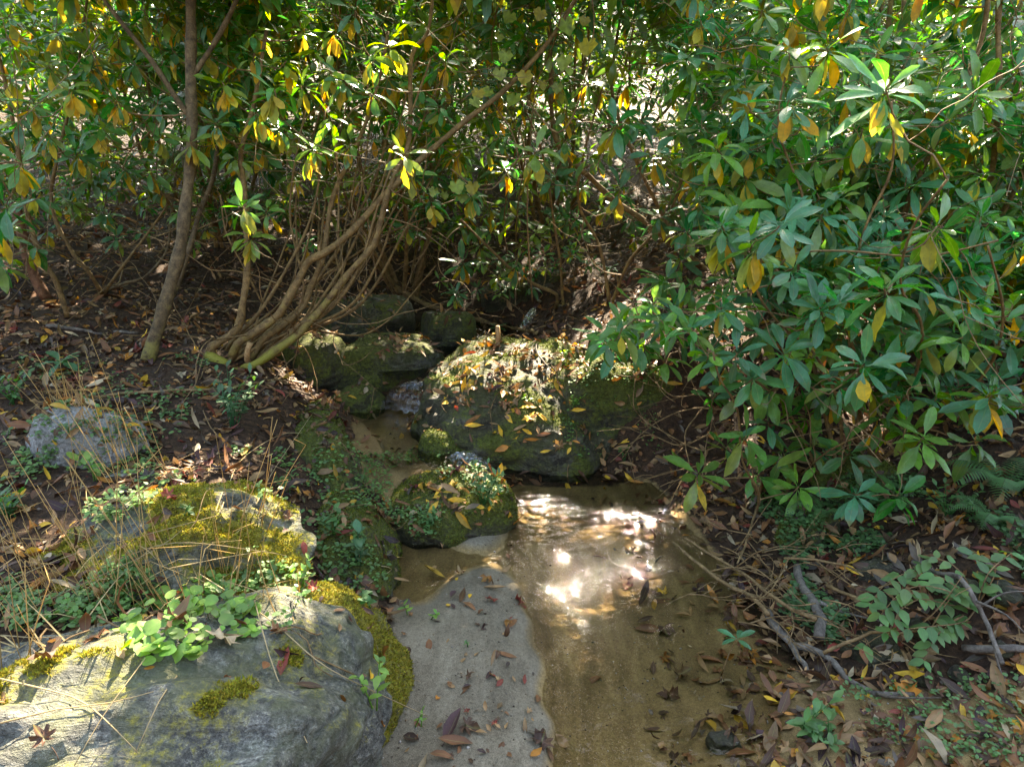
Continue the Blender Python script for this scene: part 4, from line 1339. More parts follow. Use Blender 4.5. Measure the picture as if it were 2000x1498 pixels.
litter, twl = MB(), MB()
B, Dv, U, LL, WW, CC, CU, FO, PF = [], [], [], [], [], [], [], [], []
cn = list(DEADC)
cw = np.array([.22, .30, .22, .06, .03, .035, .05, .04, .045])
tries = 0
while len(B) < 30000 and tries < 170000:
    tries += 1
    y = 1.25 + 6.3 * R.random() ** 1.25
    x = R.uniform(-1, 1) * (1.3 + .85 * y)
    p, n = down(x, y)
    if n[2] < .35:
        continue
    g = float(ground_z(x, y))
    if p[2] > g + .035:                                   # on a rock
        if -.45 < x < .95 and y > 3.35 and y < 4.4:
            keep = .42 if p[2] > .3 else .1
            keep *= 1.6 if mnoise.noise(Vector((x * 4, y * 4, 3))) > 0 else .35
        elif y < 2.4:
            keep = .03
        else:
            keep = .34
    else:
        sx, sy = np.array([x]), np.array([y])
        if in_poly(sx, sy, SAND)[0]:
            keep = .035 if x < .45 else (.10 if x < .62 + .25 * (y - 1.5) else .45)
            if p[2] < -.01 and x < .45: keep = .005
        elif in_poly(sx, sy, UPPER)[0]:
            keep = .12
        else:
            keep = .55 + .45 * mnoise.noise(Vector((x * 1.5, y * 1.5, 9)))
            if x < -.8 and y < 2.9: keep *= .8
    if R.random() > keep:
        continue
    w = cw.copy()
    if p[2] > g + .035 and -.45 < x < .95: w = np.array([.25, .20, .06, .03, .05, .2, .14, .06, .01])
    w /= w.sum()
    c = np.array(DEADC[cn[R.choice(len(cn), p=w)]]) * R.uniform(.4, 1.1)
    d, nn = leaf_frame(n, None, .30)
    lob = R.random()
    if lob < .10 and y < 5:
        add_lobed(litter, p + n * R.uniform(.002, .012), d, nn, R.uniform(.05, .09), c, ['maple', 'oak'][R.integers(0, 2)], R.uniform(-.5, .7), .14, int(R.integers(0, 9999)))
        B.append(None)
        continue
    B.append(p + n * R.uniform(.003, .016)); Dv.append(d); U.append(nn)
    sm = lob > .45
    LL.append(R.uniform(.015, .055) if sm else R.uniform(.055, .115)); WW.append(LL[-1] * (R.uniform(.45, .65) if sm else R.uniform(.2, .36)))
    CC.append(c); CU.append(R.normal(.1, .75)); FO.append(R.uniform(-.2, .9))
B = [b for b in B if b is not None]
add_leaves(litter, B, np.array(Dv), np.array(U), LL, WW, np.array(CC), 'lance', np.array(CU), np.array(FO), R.normal(0, .5, len(B)), .18)
o = litter.build('leaf_litter', M_DEAD)
tag(o, 'carpet of brown and tan dead leaves covering both banks', 'leaf litter', kind='stuff')
for _ in range(520):
    y = 1.3 + 5.2 * R.random()
    x = R.uniform(-1, 1) * (1.3 + .85 * y)
    if in_poly(np.array([x]), np.array([y]), SAND)[0] and R.random() > .08:
        continue
    p, n = down(x, y)
    a, L = R.uniform(0, 2 * PI), R.uniform(.06, .32)
    d = np.array([math.cos(a), math.sin(a), 0])
    pts = []
    for t in (-.5, -.2, .15, .5):
        q, m = down(*(p + d * L * t)[:2])
        pts.append(np.array([q[0], q[1], min(q[2], p[2] + .06) + .012]) + R.normal(0, .012, 3))
    tube(twl, smooth_path(pts, .03), R.uniform(.001, .0032), 4, (.0, .0, .0))
o = twl.build('twig_litter', M_TWIG)
tag(o, 'thin broken twigs scattered among the dead leaves', 'twigs', kind='stuff')

OCT_V = np.array([(1, 0, 0), (-1, 0, 0), (0, 1, 0), (0, -1, 0), (0, 0, 1), (0, 0, -1)], float)
OCT_F = np.array([(0, 2, 4), (2, 1, 4), (1, 3, 4), (3, 0, 4), (2, 0, 5), (1, 2, 5), (3, 1, 5), (0, 3, 5)])
grit = MB()
for _ in range(2600):
    px, py = R.uniform(740, 2000), R.uniform(960, 1498)
    p, n = hit(px, py)
    if not in_poly(np.array([p[0]]), np.array([p[1]]), SAND)[0]:
        continue
    if mnoise.noise(Vector((p[0] * 5, p[1] * 5, 1))) < R.uniform(-.5, .45):
        continue
    sc = R.uniform(.0012, .0042) * (1.8 if R.random() < .05 else 1)
    v = OCT_V * R.uniform(.6, 1.3, (6, 3)) * sc * np.array([1, 1, .7])
    c = np.array([(.10, .08, .06), (.34, .30, .24), (.06, .035, .02), (.22, .15, .08)][R.integers(0, 4)]) * R.uniform(.7, 1.2)
    grit.add(v + p + np.array([0, 0, sc * .3]), None, OCT_F, c)
o = grit.build('gravel_grit', M_DEAD)
tag(o, 'coarse grit and leaf crumbs lying on the creek sand', 'grit', kind='stuff')

LEAFPROTO = {}


def fallen(shape, colour, L, pos, n, label, group=None, az=None, tilt=.22):
    key = (shape, colour, int(R.integers(0, 3)))
    if key not in LEAFPROTO:
        mb = MB()
        c = np.array(DEADC[colour])
        if shape in ('maple', 'oak'):
            add_lobed(mb, (0, 0, 0), (1, 0, 0), (0, 0, 1), 1.0, c, shape, R.uniform(.1, .7), .10 if colour != 'pale' else .16, int(R.integers(0, 9999)))
            tube(mb, smooth_path([(0, 0, .02), (-.25, .02, .05), (-.5, .08, .02)], .1), .012, 4, c * .8)
        else:
            add_leaves(mb, [(0, 0, .0)], (1, 0, 0), (0, 0, 1), 1.0, {'long': .27, 'oval': .44, 'round': .75}[shape], c, {'long': 'lance', 'oval': 'ovate', 'round': 'heart'}[shape], R.normal(.3, .5), R.uniform(.1, .7), R.normal(0, .35), .12)
            tube(mb, [(-.14, 0, .02), (0, 0, .0)], .012, 4, c * .9)
        LEAFPROTO[key] = mb.mesh('fallen_leaf', M_DEAD)
    d, nn = leaf_frame(n, az, tilt)
    o = bpy.data.objects.new('fallen_leaf', LEAFPROTO[key])
    s = np.cross(nn, d)
    from mathutils import Matrix
    p = pos + nn * .006
    M = Matrix(((d[0] * L, s[0] * L, nn[0] * L, p[0]), (d[1] * L, s[1] * L, nn[1] * L, p[1]), (d[2] * L, s[2] * L, nn[2] * L, p[2]), (0, 0, 0, 1)))
    o.matrix_world = M
    COL.objects.link(o)
    return tag(o, label, 'leaf', group)


for px, py, shape, colour, L, lab in [
    (872, 1448, 'oval', 'dark purple', .105, 'largest dark purple oval leaf lying flat on the sand'),
    (893, 1412, 'oak', 'dark brown', .085, 'crumpled dark leaf touching the largest purple leaf on the sand'),
    (915, 1425, 'long', 'tan', .06, 'curled tan leaf beside the dark crumpled leaf on sand'),
    (922, 1163, 'round', 'yellow', .032, 'bright yellow round leaf alone on the rounded sand bar tip'),
    (958, 1168, 'maple', 'red', .055, 'small red spidery leaf on the sand bar tip'),
    (905, 1178, 'long', 'brown', .075, 'long brown leaf on sand touching the small pool edge'),
    (875, 1186, 'round', 'yellow', .024, 'tiny yellow leaf on the sand beside the small pool'),
    (895, 1130, 'round', 'yellow', .026, 'yellow leaf at the sand shore of the small pool'),
    (1008, 1212, 'long', 'brown', .075, 'curled red brown leaf at the crumbling sand bar edge'),
    (864, 1068, 'long', 'tan', .075, 'pinkish tan pointed leaf standing at the small pool corner'),
    (738, 1150, 'long', 'brown', .07, 'slim brown leaf slipping into the small pool by the knob'),
    (968, 1340, 'oval', 'red', .04, 'rusty red curled leaf in the middle of the sand'),
    (905, 1325, 'oak', 'dark brown', .05, 'dark ragged leaf on mid sand next to a rusty one'),
    (345, 968, 'oak', 'red', .085, 'red lobed oak leaf on top of the mossy grey boulder'),
    (335, 1000, 'oval', 'tan', .05, 'yellowish tan oval leaf on the mossy grey boulder slope'),
    (315, 1005, 'long', 'brown', .10, 'long brown leaf pointing up the mossy grey boulder slope'),
    (428, 1232, 'maple', 'pale', .085, 'large crumpled pale tan leaf on the leafy green patch'),
    (405, 1212, 'maple', 'red', .06, 'dark red leaf under the crumpled pale tan leaf'),
    (288, 1207, 'round', 'yellow', .04, 'bright yellow leaf at the edge of the leafy green patch'),
    (446, 1328, 'oval', 'brown', .028, 'small brown leaf stuck on bare banded rock'),
    (242, 1288, 'oval', 'tan', .04, 'yellow tan leaf below the leafy patch on banded rock'),
    (180, 1255, 'oak', 'brown', .07, 'dark brown leaf lying where the banded boulder meets litter'),
    (300, 1305, 'oval', 'orange', .03, 'small orange leaf below the leafy patch on banded rock'),
    (100, 1460, 'oak', 'dark brown', .06, 'dark curled leaf on the sunlit corner of the banded boulder'),
    (10, 1375, 'oval', 'tan', .05, 'tan leaf on the outer end of the banded boulder'),
    (625, 1155, 'oak', 'red', .06, 'red brown leaf perched on top of the moss covered knob'),
    (983, 852, 'oval', 'yellow', .075, 'yellow oval leaf on the boulder face above the orange pointed leaf'),
    (993, 872, 'oval', 'orange', .085, 'orange yellow pointed leaf low on the boulder face'),
    (975, 905, 'maple', 'yellow', .08, 'pale yellow star shaped leaf at the gap between boulder and island'),
    (990, 918, 'oval', 'yellow', .05, 'yellow leaf lying just below the star shaped leaf'),
    (940, 830, 'long', 'yellow', .10, 'bright yellow long leaf on the sunlit left part of the boulder'),
    (868, 782, 'long', 'yellow', .10, 'yellow leaf pair hanging at the left rim of the boulder'),
    (875, 787, 'round', 'yellow', .04, 'small round yellow leaf near the left rim of the boulder'),
    (1210, 720, 'long', 'orange', .10, 'upright orange leaf on the moss face under the bank'),
    (1222, 923, 'long', 'yellow', .10, 'yellow long leaf at the foot of the boulder on wet mud'),
    (996, 1032, 'long', 'orange', .10, 'orange yellow leaf cluster at the island edge pointing into the stream'),
    (1180, 945, 'round', 'yellow', .05, 'yellow green leaf stranded on a tuft in the sunlit riffle'),
    (850, 1120, 'oval', 'tan', .05, 'tan leaf resting in the brown small pool'),
    (800, 1150, 'long', 'tan', .07, 'tan long leaf half sunk in the small pool'),
    (1630, 1212, 'maple', 'red', .07, 'bright red crumpled leaf wedged in the driftwood'),
    (1578, 1258, 'long', 'pale', .11, 'long mottled pale leaf lying across the dark driftwood root'),
    (1733, 1288, 'oval', 'yellow', .05, 'bright yellow leaf on wet sand under the oval leaved shrub'),
    (1740, 1432, 'long', 'pale', .10, 'long pale spotted leaf on the wet sand flat'),
    (1565, 1352, 'long', 'orange', .095, 'long orange brown leaf at the edge of the sand flat'),
    (1970, 1445, 'long', 'pale', .10, 'pale yellow long leaf at the outer edge of the sand flat'),
    (1780, 1345, 'long', 'tan', .10, 'pair of pinkish tan long leaves on the wet sand'),
    (1490, 1370, 'oval', 'yellow', .05, 'yellow leaf floating beside the reddish seedling'),
    (1515, 1245, 'oval', 'red', .06, 'drooping dull pink leaf on the seedling by the waterline'),
]:
    p, n = hit(px, py)
    if p[2] < .0: p[2] = .004
    fallen(shape, colour, L, p, n, lab)


def scatter(nn, px_poly, where, mix, Ls=(.035, .10), shapes=('long', 'oval', 'oval', 'oak')):
    poly = np.array(px_poly, float)
    x0, y0 = poly.min(0)
    x1, y1 = poly.max(0)
    k = t = 0
    while k < nn and t < nn * 30:
        t += 1
        qx, qy = R.uniform(x0, x1), R.uniform(y0, y1)
        if not in_poly(np.array([qx]), np.array([qy]), poly)[0]:
            continue
        p, n = hit(qx, qy)
        if n[2] < .2 or not .8 < p[1] < 6:
            continue
        if p[2] < -.005 and 'under' not in where: continue
        col, sh = mix[R.integers(0, len(mix))], shapes[R.integers(0, len(shapes))]
        L = R.uniform(*Ls) * (.98 if sh == 'long' else .62)
        word = {'oak': 'ragged lobed', 'maple': 'ragged lobed', 'long': 'long narrow', 'oval': 'small oval', 'round': 'small round'}[sh]
        fallen(sh, col, L, p, n, f'{col} {word} fallen leaf lying {where}', f'fallen leaves lying {where}')
        k += 1


scatter(62, [(835, 760), (930, 690), (1080, 690), (1230, 690), (1265, 770), (1220, 880), (1100, 905), (960, 860), (850, 830)], 'on the huge midstream boulder', ['yellow', 'tan', 'tan', 'orange', 'brown', 'yellow'], (.05, .11), ('long', 'long', 'oval'))
scatter(40, [(790, 1190), (1020, 1160), (1060, 1300), (1060, 1498), (790, 1498), (780, 1300)], 'on the open sand bar', ['dark brown', 'dark purple', 'brown', 'tan', 'red'], (.025, .06), ('oak', 'oval', 'oval'))
scatter(50, [(280, 760), (560, 770), (620, 900), (700, 1050), (560, 1090), (540, 950), (300, 900)], 'on the bank above the two pools', ['tan', 'brown', 'orange', 'dark purple', 'brown', 'red'], (.05, .10))
scatter(30, [(0, 600), (300, 560), (430, 700), (260, 780), (0, 800)], 'under the shrubs on the upper bank', ['tan', 'brown', 'pale', 'tan', 'red'], (.06, .12), ('long', 'long', 'oak'))
scatter(50, [(1300, 930), (1560, 950), (1900, 1010), (1950, 1200), (1600, 1290), (1450, 1180)], 'in the wet litter by the driftwood', ['yellow', 'tan', 'orange', 'brown', 'dark brown', 'tan'], (.04, .10), ('long', 'oval', 'oval'))
scatter(44, [(1500, 1320), (1750, 1300), (1998, 1290), (1998, 1498), (1500, 1498)], 'on the wet sand flat', ['tan', 'yellow', 'brown', 'dark purple', 'orange', 'pale'], (.035, .09), ('long', 'oval', 'oval', 'oak'))
scatter(22, [(1330, 1000), (1480, 1150), (1540, 1300), (1500, 1480), (1350, 1490), (1340, 1200)], 'under shallow water', ['dark brown', 'tan', 'brown'], (.04, .10), ('long', 'oak', 'oval'))
scatter(22, [(690, 880), (960, 900), (985, 1010), (800, 1060), (720, 960)], 'on the low mossy island', ['tan', 'brown', 'yellow', 'dark purple'], (.04, .08))
scatter(16, [(20, 1040), (250, 1060), (450, 1100), (330, 1190), (20, 1230)], 'in the hollow between the two grey boulders', ['dark brown', 'brown', 'dark purple', 'tan'], (.06, .09), ('oak', 'oval', 'long'))

# ------------------------------------------------------------------ small plants
def curve_pts(a, b, sag, n=8):
    t = np.linspace(0, 1, n)[:, None]
    return a + (b - a) * t + np.array([0, 0, 1]) * sag * 4 * t * (1 - t)


def forb(label, px, py, h, leafL, n, colr=(.07, .20, .035), stems=1, prof='ovate', name='leafy_plant', cat='plant', wid=.5, spread=.5, z0=None, base=None):
    p = hit(px, py)[0] if base is None else np.asarray(base, float)
    if z0 is not None: p[2] = z0
    root = empty(name, label, cat, tuple(p))
    lm = MB()
    for s in range(stems):
        a = R.uniform(0, 2 * PI)
        tip = p + np.array([math.cos(a) * spread * h * R.uniform(.1, 1), math.sin(a) * spread * h * R.uniform(.1, 1), h * R.uniform(.6, 1.1)])
        pts = curve_pts(p + R.normal(0, .008, 3) * np.array([1, 1, 0]), tip, h * .1)
        sm = MB()
        tube(sm, pts, np.linspace(.0022, .0010, len(pts)), 5, np.array(colr) * .9)
        sm.build('stem', M_MOSS, root, origin=p)
        m = max(3, n // stems)
        for i in range(m):
            t = .25 + .75 * (i + 1) / m
            q = pts[min(len(pts) - 1, int(t * (len(pts) - 1)))]
            az = i * (PI / 2 if i % 2 else PI / 2 + PI) + R.normal(0, .6)
            el = R.normal(.15, .3) if i < m - 2 else R.uniform(.4, 1)
            h3 = np.array([math.cos(az), math.sin(az), 0])
            d = h3 * math.cos(el) + np.array([0, 0, math.sin(el)])
            L = leafL * R.uniform(.6, 1.15)
            add_leaves(lm, [q], d, [-h3 * math.sin(el) + np.array([0, 0, math.cos(el)])], L, L * wid * R.uniform(.85, 1.15), np.array(colr) * R.uniform(.6, 1.4) * np.array([R.uniform(.8, 1.4), 1, 1]), prof, R.normal(.35, .3), R.uniform(.05, .4), 0, .08)
    lm.build('foliage', M_HERB, root, origin=p)
    return root


G1, G2, G3, G4 = (.05, .17, .035), (.12, .28, .03), (.035, .13, .045), (.09, .20, .025)
forb('bushy green plant with jagged little leaves on the bank edge', 455, 840, .26, .05, 120, G3, 12, 'lance', wid=.42, spread=.8)
forb('green leafy sprig beside the moss covered bank rock', 655, 1050, .13, .045, 22, G1, 3)
forb('blue green leafy herb at the bank corner over the small pool', 700, 1100, .13, .05, 26, G3, 4, 'lance')
forb('heart leaved seedling on top of the moss covered knob', 722, 1190, .07, .045, 5, (.03, .17, .05), 1, 'heart', wid=.85)
forb('yellow green herb in front of the moss covered knob', 735, 1385, .16, .04, 16, G2, 2)
forb('small bright seedling on the sand near the knob', 843, 1212, .04, .028, 6, G2, 1)
forb('tiny green sprout alone on the middle of the sand bar', 912, 1262, .03, .016, 6, G1, 1)
forb('green seedling beside the yellow leaf at the knob', 788, 1205, .05, .03, 5, G2, 1)
forb('pale green tuft low on the sand by the knob', 822, 1418, .05, .018, 12, G2, 2)
forb('dense feathery green herb on the stream side of the mossy island', 945, 985, .17, .04, 130, G1, 12, 'lance', wid=.4, spread=.7)
forb('creeping green herb hanging over the island front edge', 835, 1030, .08, .025, 60, G1, 8, 'ovate', spread=1.2)
forb('little green herb on the crest of the mossy island', 800, 905, .07, .025, 40, G4, 7, 'lance', spread=1.2)
forb('round leaved sprig at the boulder foot near the wet mud', 1218, 900, .10, .035, 14, G1, 3, spread=.8)
forb('bright little sprig growing on the boulder moss face', 1125, 795, .07, .03, 16, G2, 3, spread=.8)
forb('bright sprig in the litter on top of the boulder', 1030, 785, .05, .03, 10, G2, 2, spread=.8)
forb('small green sprig at the upper litter edge of the boulder', 1100, 700, .07, .03, 14, G2, 3, spread=.8)
forb('low green herb by the driftwood on the sand flat', 1560, 1440, .12, .05, 34, G1, 5, 'lance', spread=1.1)
forb('second smaller green herb on the sand flat near the driftwood', 1620, 1455, .08, .045, 18, G1, 3, 'lance', spread=1.1)
forb('green seedling between straw stalks on the moss of the grey boulder', 370, 1010, .05, .03, 8, G1, 2)
forb('three leaved green plant behind the mossy grey boulder', 190, 940, .10, .045, 9, G2, 3, 'round', wid=.85, spread=.8)
forb('low green plants at the outer edge behind the mossy grey boulder', 20, 1010, .10, .045, 50, G1, 9, 'ovate', spread=1.2)
forb('leafy green plant at the bank margin beside the tall straw', 25, 790, .14, .045, 50, G1, 8, 'lance', spread=1.2)
forb('fresh green herb in the litter beside the bank rock', 560, 965, .09, .035, 26, G1, 5, 'ovate', spread=1.1)
forb('green herb clump at the back end of the large banded boulder', 590, 1150, .08, .03, 30, G2, 5, 'ovate', spread=1.0)
forb('tiny leafy sprig in front of the flat mossy stone', 1470, 990, .06, .03, 10, G1, 3)
forb('low herb with small leaves under the fern', 1850, 1010, .14, .035, 60, G1, 9, 'ovate', spread=1.2)

# shrub with oval leaves on arching stems over the driftwood
pb = hit(1905, 1190)[0]
root = empty('oval_leaved_shrub', 'low shrub with oval green leaves on thin arching stems over driftwood', 'shrub', tuple(pb))
lm = MB()
for pts, za in [([(1905, 1190), (1860, 1140), (1790, 1115), (1730, 1140), (1700, 1180)], .2), ([(1905, 1190), (1880, 1215), (1800, 1225), (1730, 1235), (1690, 1260)], .12), ([(1905, 1190), (1850, 1180), (1800, 1170), (1760, 1190), (1740, 1230)], .24),
                ([(1905, 1190), (1880, 1120), (1830, 1090), (1780, 1110)], .22), ([(1905, 1190), (1930, 1120), (1975, 1080)], .2), ([(1880, 1200), (1830, 1240), (1805, 1290)], .12), ([(1905, 1190), (1840, 1150), (1770, 1150), (1720, 1200)], .3), ([(1905, 1190), (1945, 1110), (1900, 1080)], .2)]:
    pp = []
    for i, (a, b) in enumerate(pts):
        f = math.sin(PI * min(1, i / (len(pts) - 1)) * .7)
        g = hit(a, b)[0]
        dd = nrm(CAM - g)
        pp.append(g + dd * za * f)
    pp = smooth_path(pp, .03)
    sm = MB()
    tube(sm, pp, np.linspace(.003, .0012, len(pp)), 5, (0, 0, 0))
    sm.build('stem', M_TWIG, root, origin=pb)
    for i in range(2, len(pp)):
        for sgn in (-1, 1):
            T = nrm(pp[i] - pp[i - 1])
            sd = nrm(np.cross(T, [0, 0, 1])) * sgn
            L = R.uniform(.035, .065)
            if R.random() < .2: continue
            c = np.array((.055, .16, .03)) * R.uniform(.7, 1.5) * np.array([R.uniform(.8, 1.6), 1, 1])
            add_leaves(lm, [pp[i]], nrm(sd + T * .5 + np.array([0, -.2, R.normal(-.1, .25)])), [[R.normal(0, .2), -.35, 1]], L, L * .6, c, 'ovate', .3, .1, 0, .05)
lm.build('foliage', M_HERB, root, origin=pb)


def fern(label, px, py, fr, L, base=None):
    p = hit(px, py)[0]
    root = empty('fern', label, 'fern', tuple(p))
    for az in fr:
        h = np.array([math.cos(az), math.sin(az), 0])
        pts = smooth_path([p, p + h * L * .35 + np.array([0, 0, L * .38]), p + h * L * .75 + np.array([0, 0, L * .42]), p + h * L + np.array([0, 0, L * .25])], L / 20)
        mb = MB()
        tube(mb, pts, np.linspace(.0018, .0007, len(pts)), 4, (.06, .09, .02))
        k = len(pts)
        for i in range(3, k):
            T = nrm(pts[i] - pts[i - 1])
            for sg in (-1, 1):
                sd = nrm(np.cross(T, [0, 0, 1])) * sg
                l = L * .26 * math.sin(PI * (.12 + .88 * i / k)) ** .8 + .006
                add_leaves(mb, [pts[i]], nrm(sd + T * .35 + np.array([0, 0, -.12])), [[0, 0, 1]], l, l * .13 + .001, np.array((.045, .16, .035)) * R.uniform(.8, 1.2), 'blade', .3, .1)
        mb.build('frond', M_HERB, root, origin=p)


fern('dark green fern on the far bank under the evergreen leaves', 1960, 960, [2.6, 3.3, 4.0, 1.9, 4.8, .6], .24)
fern('smaller fern spreading below the other fern near the shrub', 1935, 1020, [2.9, 3.9, 2.2, 4.9], .16)
fern('little fern half hidden behind the flat mossy stone', 1605, 1005, [3.0, 4.2, 2.0, 5.2], .13)


def seedling(label, px, py, h, L, n, top=None, hue=(1, 1, 1.2)):
    p = hit(px, py)[0]
    p[2] = max(p[2], -.03)
    root = empty('rhododendron_seedling', label, 'plant', tuple(p))
    c = (p + np.array([.03, -.02, h])) if top is None else top
    sm = MB()
    tube(sm, curve_pts(p, c, h * .12), .0025, 5, (.2, .2, .2))
    sm.build('stem', M_TWIG, root, origin=p)
    lm = MB()
    for i in range(n):
        az, el = i * 2.399 + R.uniform(0, .4), .6 - 1.2 * i / n
        h3 = np.array([math.cos(az), math.sin(az), 0])
        d = h3 * math.cos(el) + np.array([0, 0, math.sin(el)])
        l = L * R.uniform(.75, 1.1)
        add_leaves(lm, [c], d, [-h3 * math.sin(el) + np.array([0, 0, math.cos(el)])], l, l * .36, GREENS[1] * np.asarray(hue) * R.uniform(.8, 1.3), 'rhodo', .4, .25, 0, .1)
    lm.build('foliage', M_LEAF, root, origin=p)


seedling('young rhododendron with bluish leaves in bank litter below the shrubs', 118, 725, .06, .13, 9)
seedling('single stalked rhododendron seedling standing in the stream margin', 1408, 1325, .17, .07, 7)
seedling('small rhododendron sprig over the water behind the wooden stake', 965, 655, .07, .09, 10)
seedling('dark evergreen sprig above the fallen branch over the creek', 885, 600, .12, .12, 11)
seedling('second dark evergreen sprig near the waterfall ledge', 985, 590, .12, .12, 11)
seedling('small evergreen sprig on the sunlit litter slope', 1180, 560, .14, .09, 10)
seedling('little shiny leaved sprig under the slanting stem', 1140, 500, .2, .09, 9)

# leafy patch on the banded boulder
pc = hit(370, 1200)[0]
lm = MB()
stm = MB()
k = 0
while k < 320:
    a, r = R.uniform(0, 2 * PI), math.sqrt(R.random())
    px, py = 372 + 145 * r * math.cos(a) + 20 * math.sin(3 * a), 1205 + 78 * r * math.sin(a) - .18 * 145 * r * math.cos(a)
    if mnoise.noise(Vector((px * .02, py * .02, 2))) < -.22: continue
    p, n = hit(px, py)
    q = p + np.array([R.normal(0, .01), R.normal(0, .01), R.uniform(.008, .055) * (1.1 - r)]) + n * .004
    az = R.uniform(0, 6.28)
    d = np.array([math.cos(az), math.sin(az), R.normal(.1, .25)])
    L = R.uniform(.012, .032) if R.random() < .8 else R.uniform(.03, .042)
    c = np.array((.15, .32, .02)) * R.uniform(.45, 1.3) * np.array([R.uniform(.75, 1.3), 1, 1])
    add_leaves(lm, [q], d, [[R.normal(0, .3), R.normal(-.15, .3), 1]], L, L * .95, c, 'round', R.normal(.3, .4), .15, 0, .12)
    if k % 3 == 0: tube(stm, [p, q], .0008, 3, (.06, .1, .02))
    k += 1
o = empty('ground_ivy', 'bright yellow green round leaved patch growing on the banded boulder', 'plant', tuple(pc))
lm.build('foliage', M_HERB, o, origin=pc)
tag(stm.build('stems', M_MOSS, o, origin=pc), kind='stuff')

# ground cover nobody could count
gc = MB()
for nn, px, py, Ls, cc in [(650, (0, 560), (880, 1230), (.010, .024), (.09, .20, .03)), (1500, (1480, 2050), (930, 1290), (.009, .024), (.045, .135, .03)), (420, (690, 985), (890, 1070), (.008, .018), (.07, .18, .03)),
                           (300, (560, 760), (860, 1180), (.009, .02), (.07, .18, .03)), (160, (1030, 1290), (700, 900), (.008, .018), (.08, .19, .03)), (350, (0, 420), (700, 900), (.010, .024), (.06, .16, .03)), (200, (1640, 2000), (1290, 1498), (.008, .018), (.06, .17, .03))]:
    k = t = 0
    while k < nn and t < nn * 12:
        t += 1
        a, b = R.uniform(*px), R.uniform(*py)
        p, n = hit(a, b)
        if n[2] < .2 or p[2] < .02 or p[1] > 5 or mnoise.noise(Vector((p[0] * 3.3, p[1] * 3.3, 5))) < .02:
            continue
        for _ in range(3):
            q = p + np.array([R.normal(0, .012), R.normal(0, .012), R.uniform(.006, .035)])
            az = R.uniform(0, 6.28)
            L = R.uniform(*Ls)
            add_leaves(gc, [q], [math.cos(az), math.sin(az), R.normal(.15, .3)], [[R.normal(0, .3), R.normal(-.1, .3), 1]], L, L * .75, np.array(cc) * R.uniform(.6, 1.4), 'round', .3, .15)
        k += 1
o = gc.build('ground_cover', M_HERB)
tag(o, 'tiny green creeping leaves spread over both banks', 'ground cover', kind='stuff')

# ------------------------------------------------------------------ dry grass
def tuft(label, px, py, n, h, lean, spread=.10, group='dry grass tufts among the grey boulders'):
    p = hit(px, py)[0]
    root = empty('dry_grass_tuft', label, 'grass tuft', tuple(p), group)
    mb = MB()
    for _ in range(n):
        b = p + np.array([R.normal(0, spread), R.normal(0, spread * .5), 0])
        b[2] = down(b[0], b[1])[0][2] - .005
        hh = h * R.uniform(.35, 1.15)
        tip = b + np.array([lean * hh + R.normal(0, .16) * hh, R.normal(-.05, .2) * hh, hh])
        pts = curve_pts(b, tip, R.normal(0, .02), 7)
        if R.random() < .25: pts[-1] += np.array([R.normal(0, .1), R.normal(0, .05), -.06 * hh])
        c = np.array((.50, .32, .11)) * R.uniform(.7, 1.35)
        tube(mb, pts, np.linspace(.0017, .0008, 7) * R.uniform(.6, 1.1), 4, c)
    for _ in range(n):                                        # low broken blades
        b = p + np.array([R.normal(0, spread * 1.3), R.normal(0, spread * .8), 0])
        b[2] = down(b[0], b[1])[0][2] + .004
        az = R.uniform(0, 6.28)
        l = R.uniform(.06, .22)
        add_leaves(mb, [b], [math.cos(az), math.sin(az), R.uniform(.05, .9)], [[0, -.2, 1]], l, .0035, np.array((.42, .30, .13)) * R.uniform(.6, 1.3), 'blade', R.uniform(.2, 1.4), .2)
    tag(mb.build('stalks', M_STRAW, root, origin=p), kind='stuff')


tuft('tallest dry straw stalks standing at the outer end of the mossy grey boulder', 50, 1075, 14, .58, -.05)
tuft('dry straw tuft standing just before the leafy green patch', 330, 1175, 21, .44, -.22, .06)
tuft('dry straw tuft in the hollow between the grey boulders', 230, 1170, 18, .36, -.18, .07)
tuft('thin straw tuft at the nose of the mossy grey boulder', 455, 1130, 12, .36, .12, .06)
tuft('long straw stalks rising behind the mossy grey boulder', 260, 935, 15, .52, -.28, .08)
tuft('straw tuft on the bank beside the smooth pale stone', 195, 840, 10, .34, -.12, .05)
tuft('matted straw clump below the rhododendron seedling', 125, 790, 26, .16, .0, .05)
tuft('sparse straw stalks between bank rock and mossy grey boulder', 500, 1010, 7, .42, .3, .06)
tuft('straw tuft among green herbs where the banded boulder meets the bank', 95, 1180, 22, .30, -.12, .09)
tuft('sparse straw stalks at the near end of the banded boulder', 20, 1290, 12, .26, .1, .07)
tuft('fine straw over the moss on the banded boulder back edge', 480, 1160, 14, .2, .2, .08)
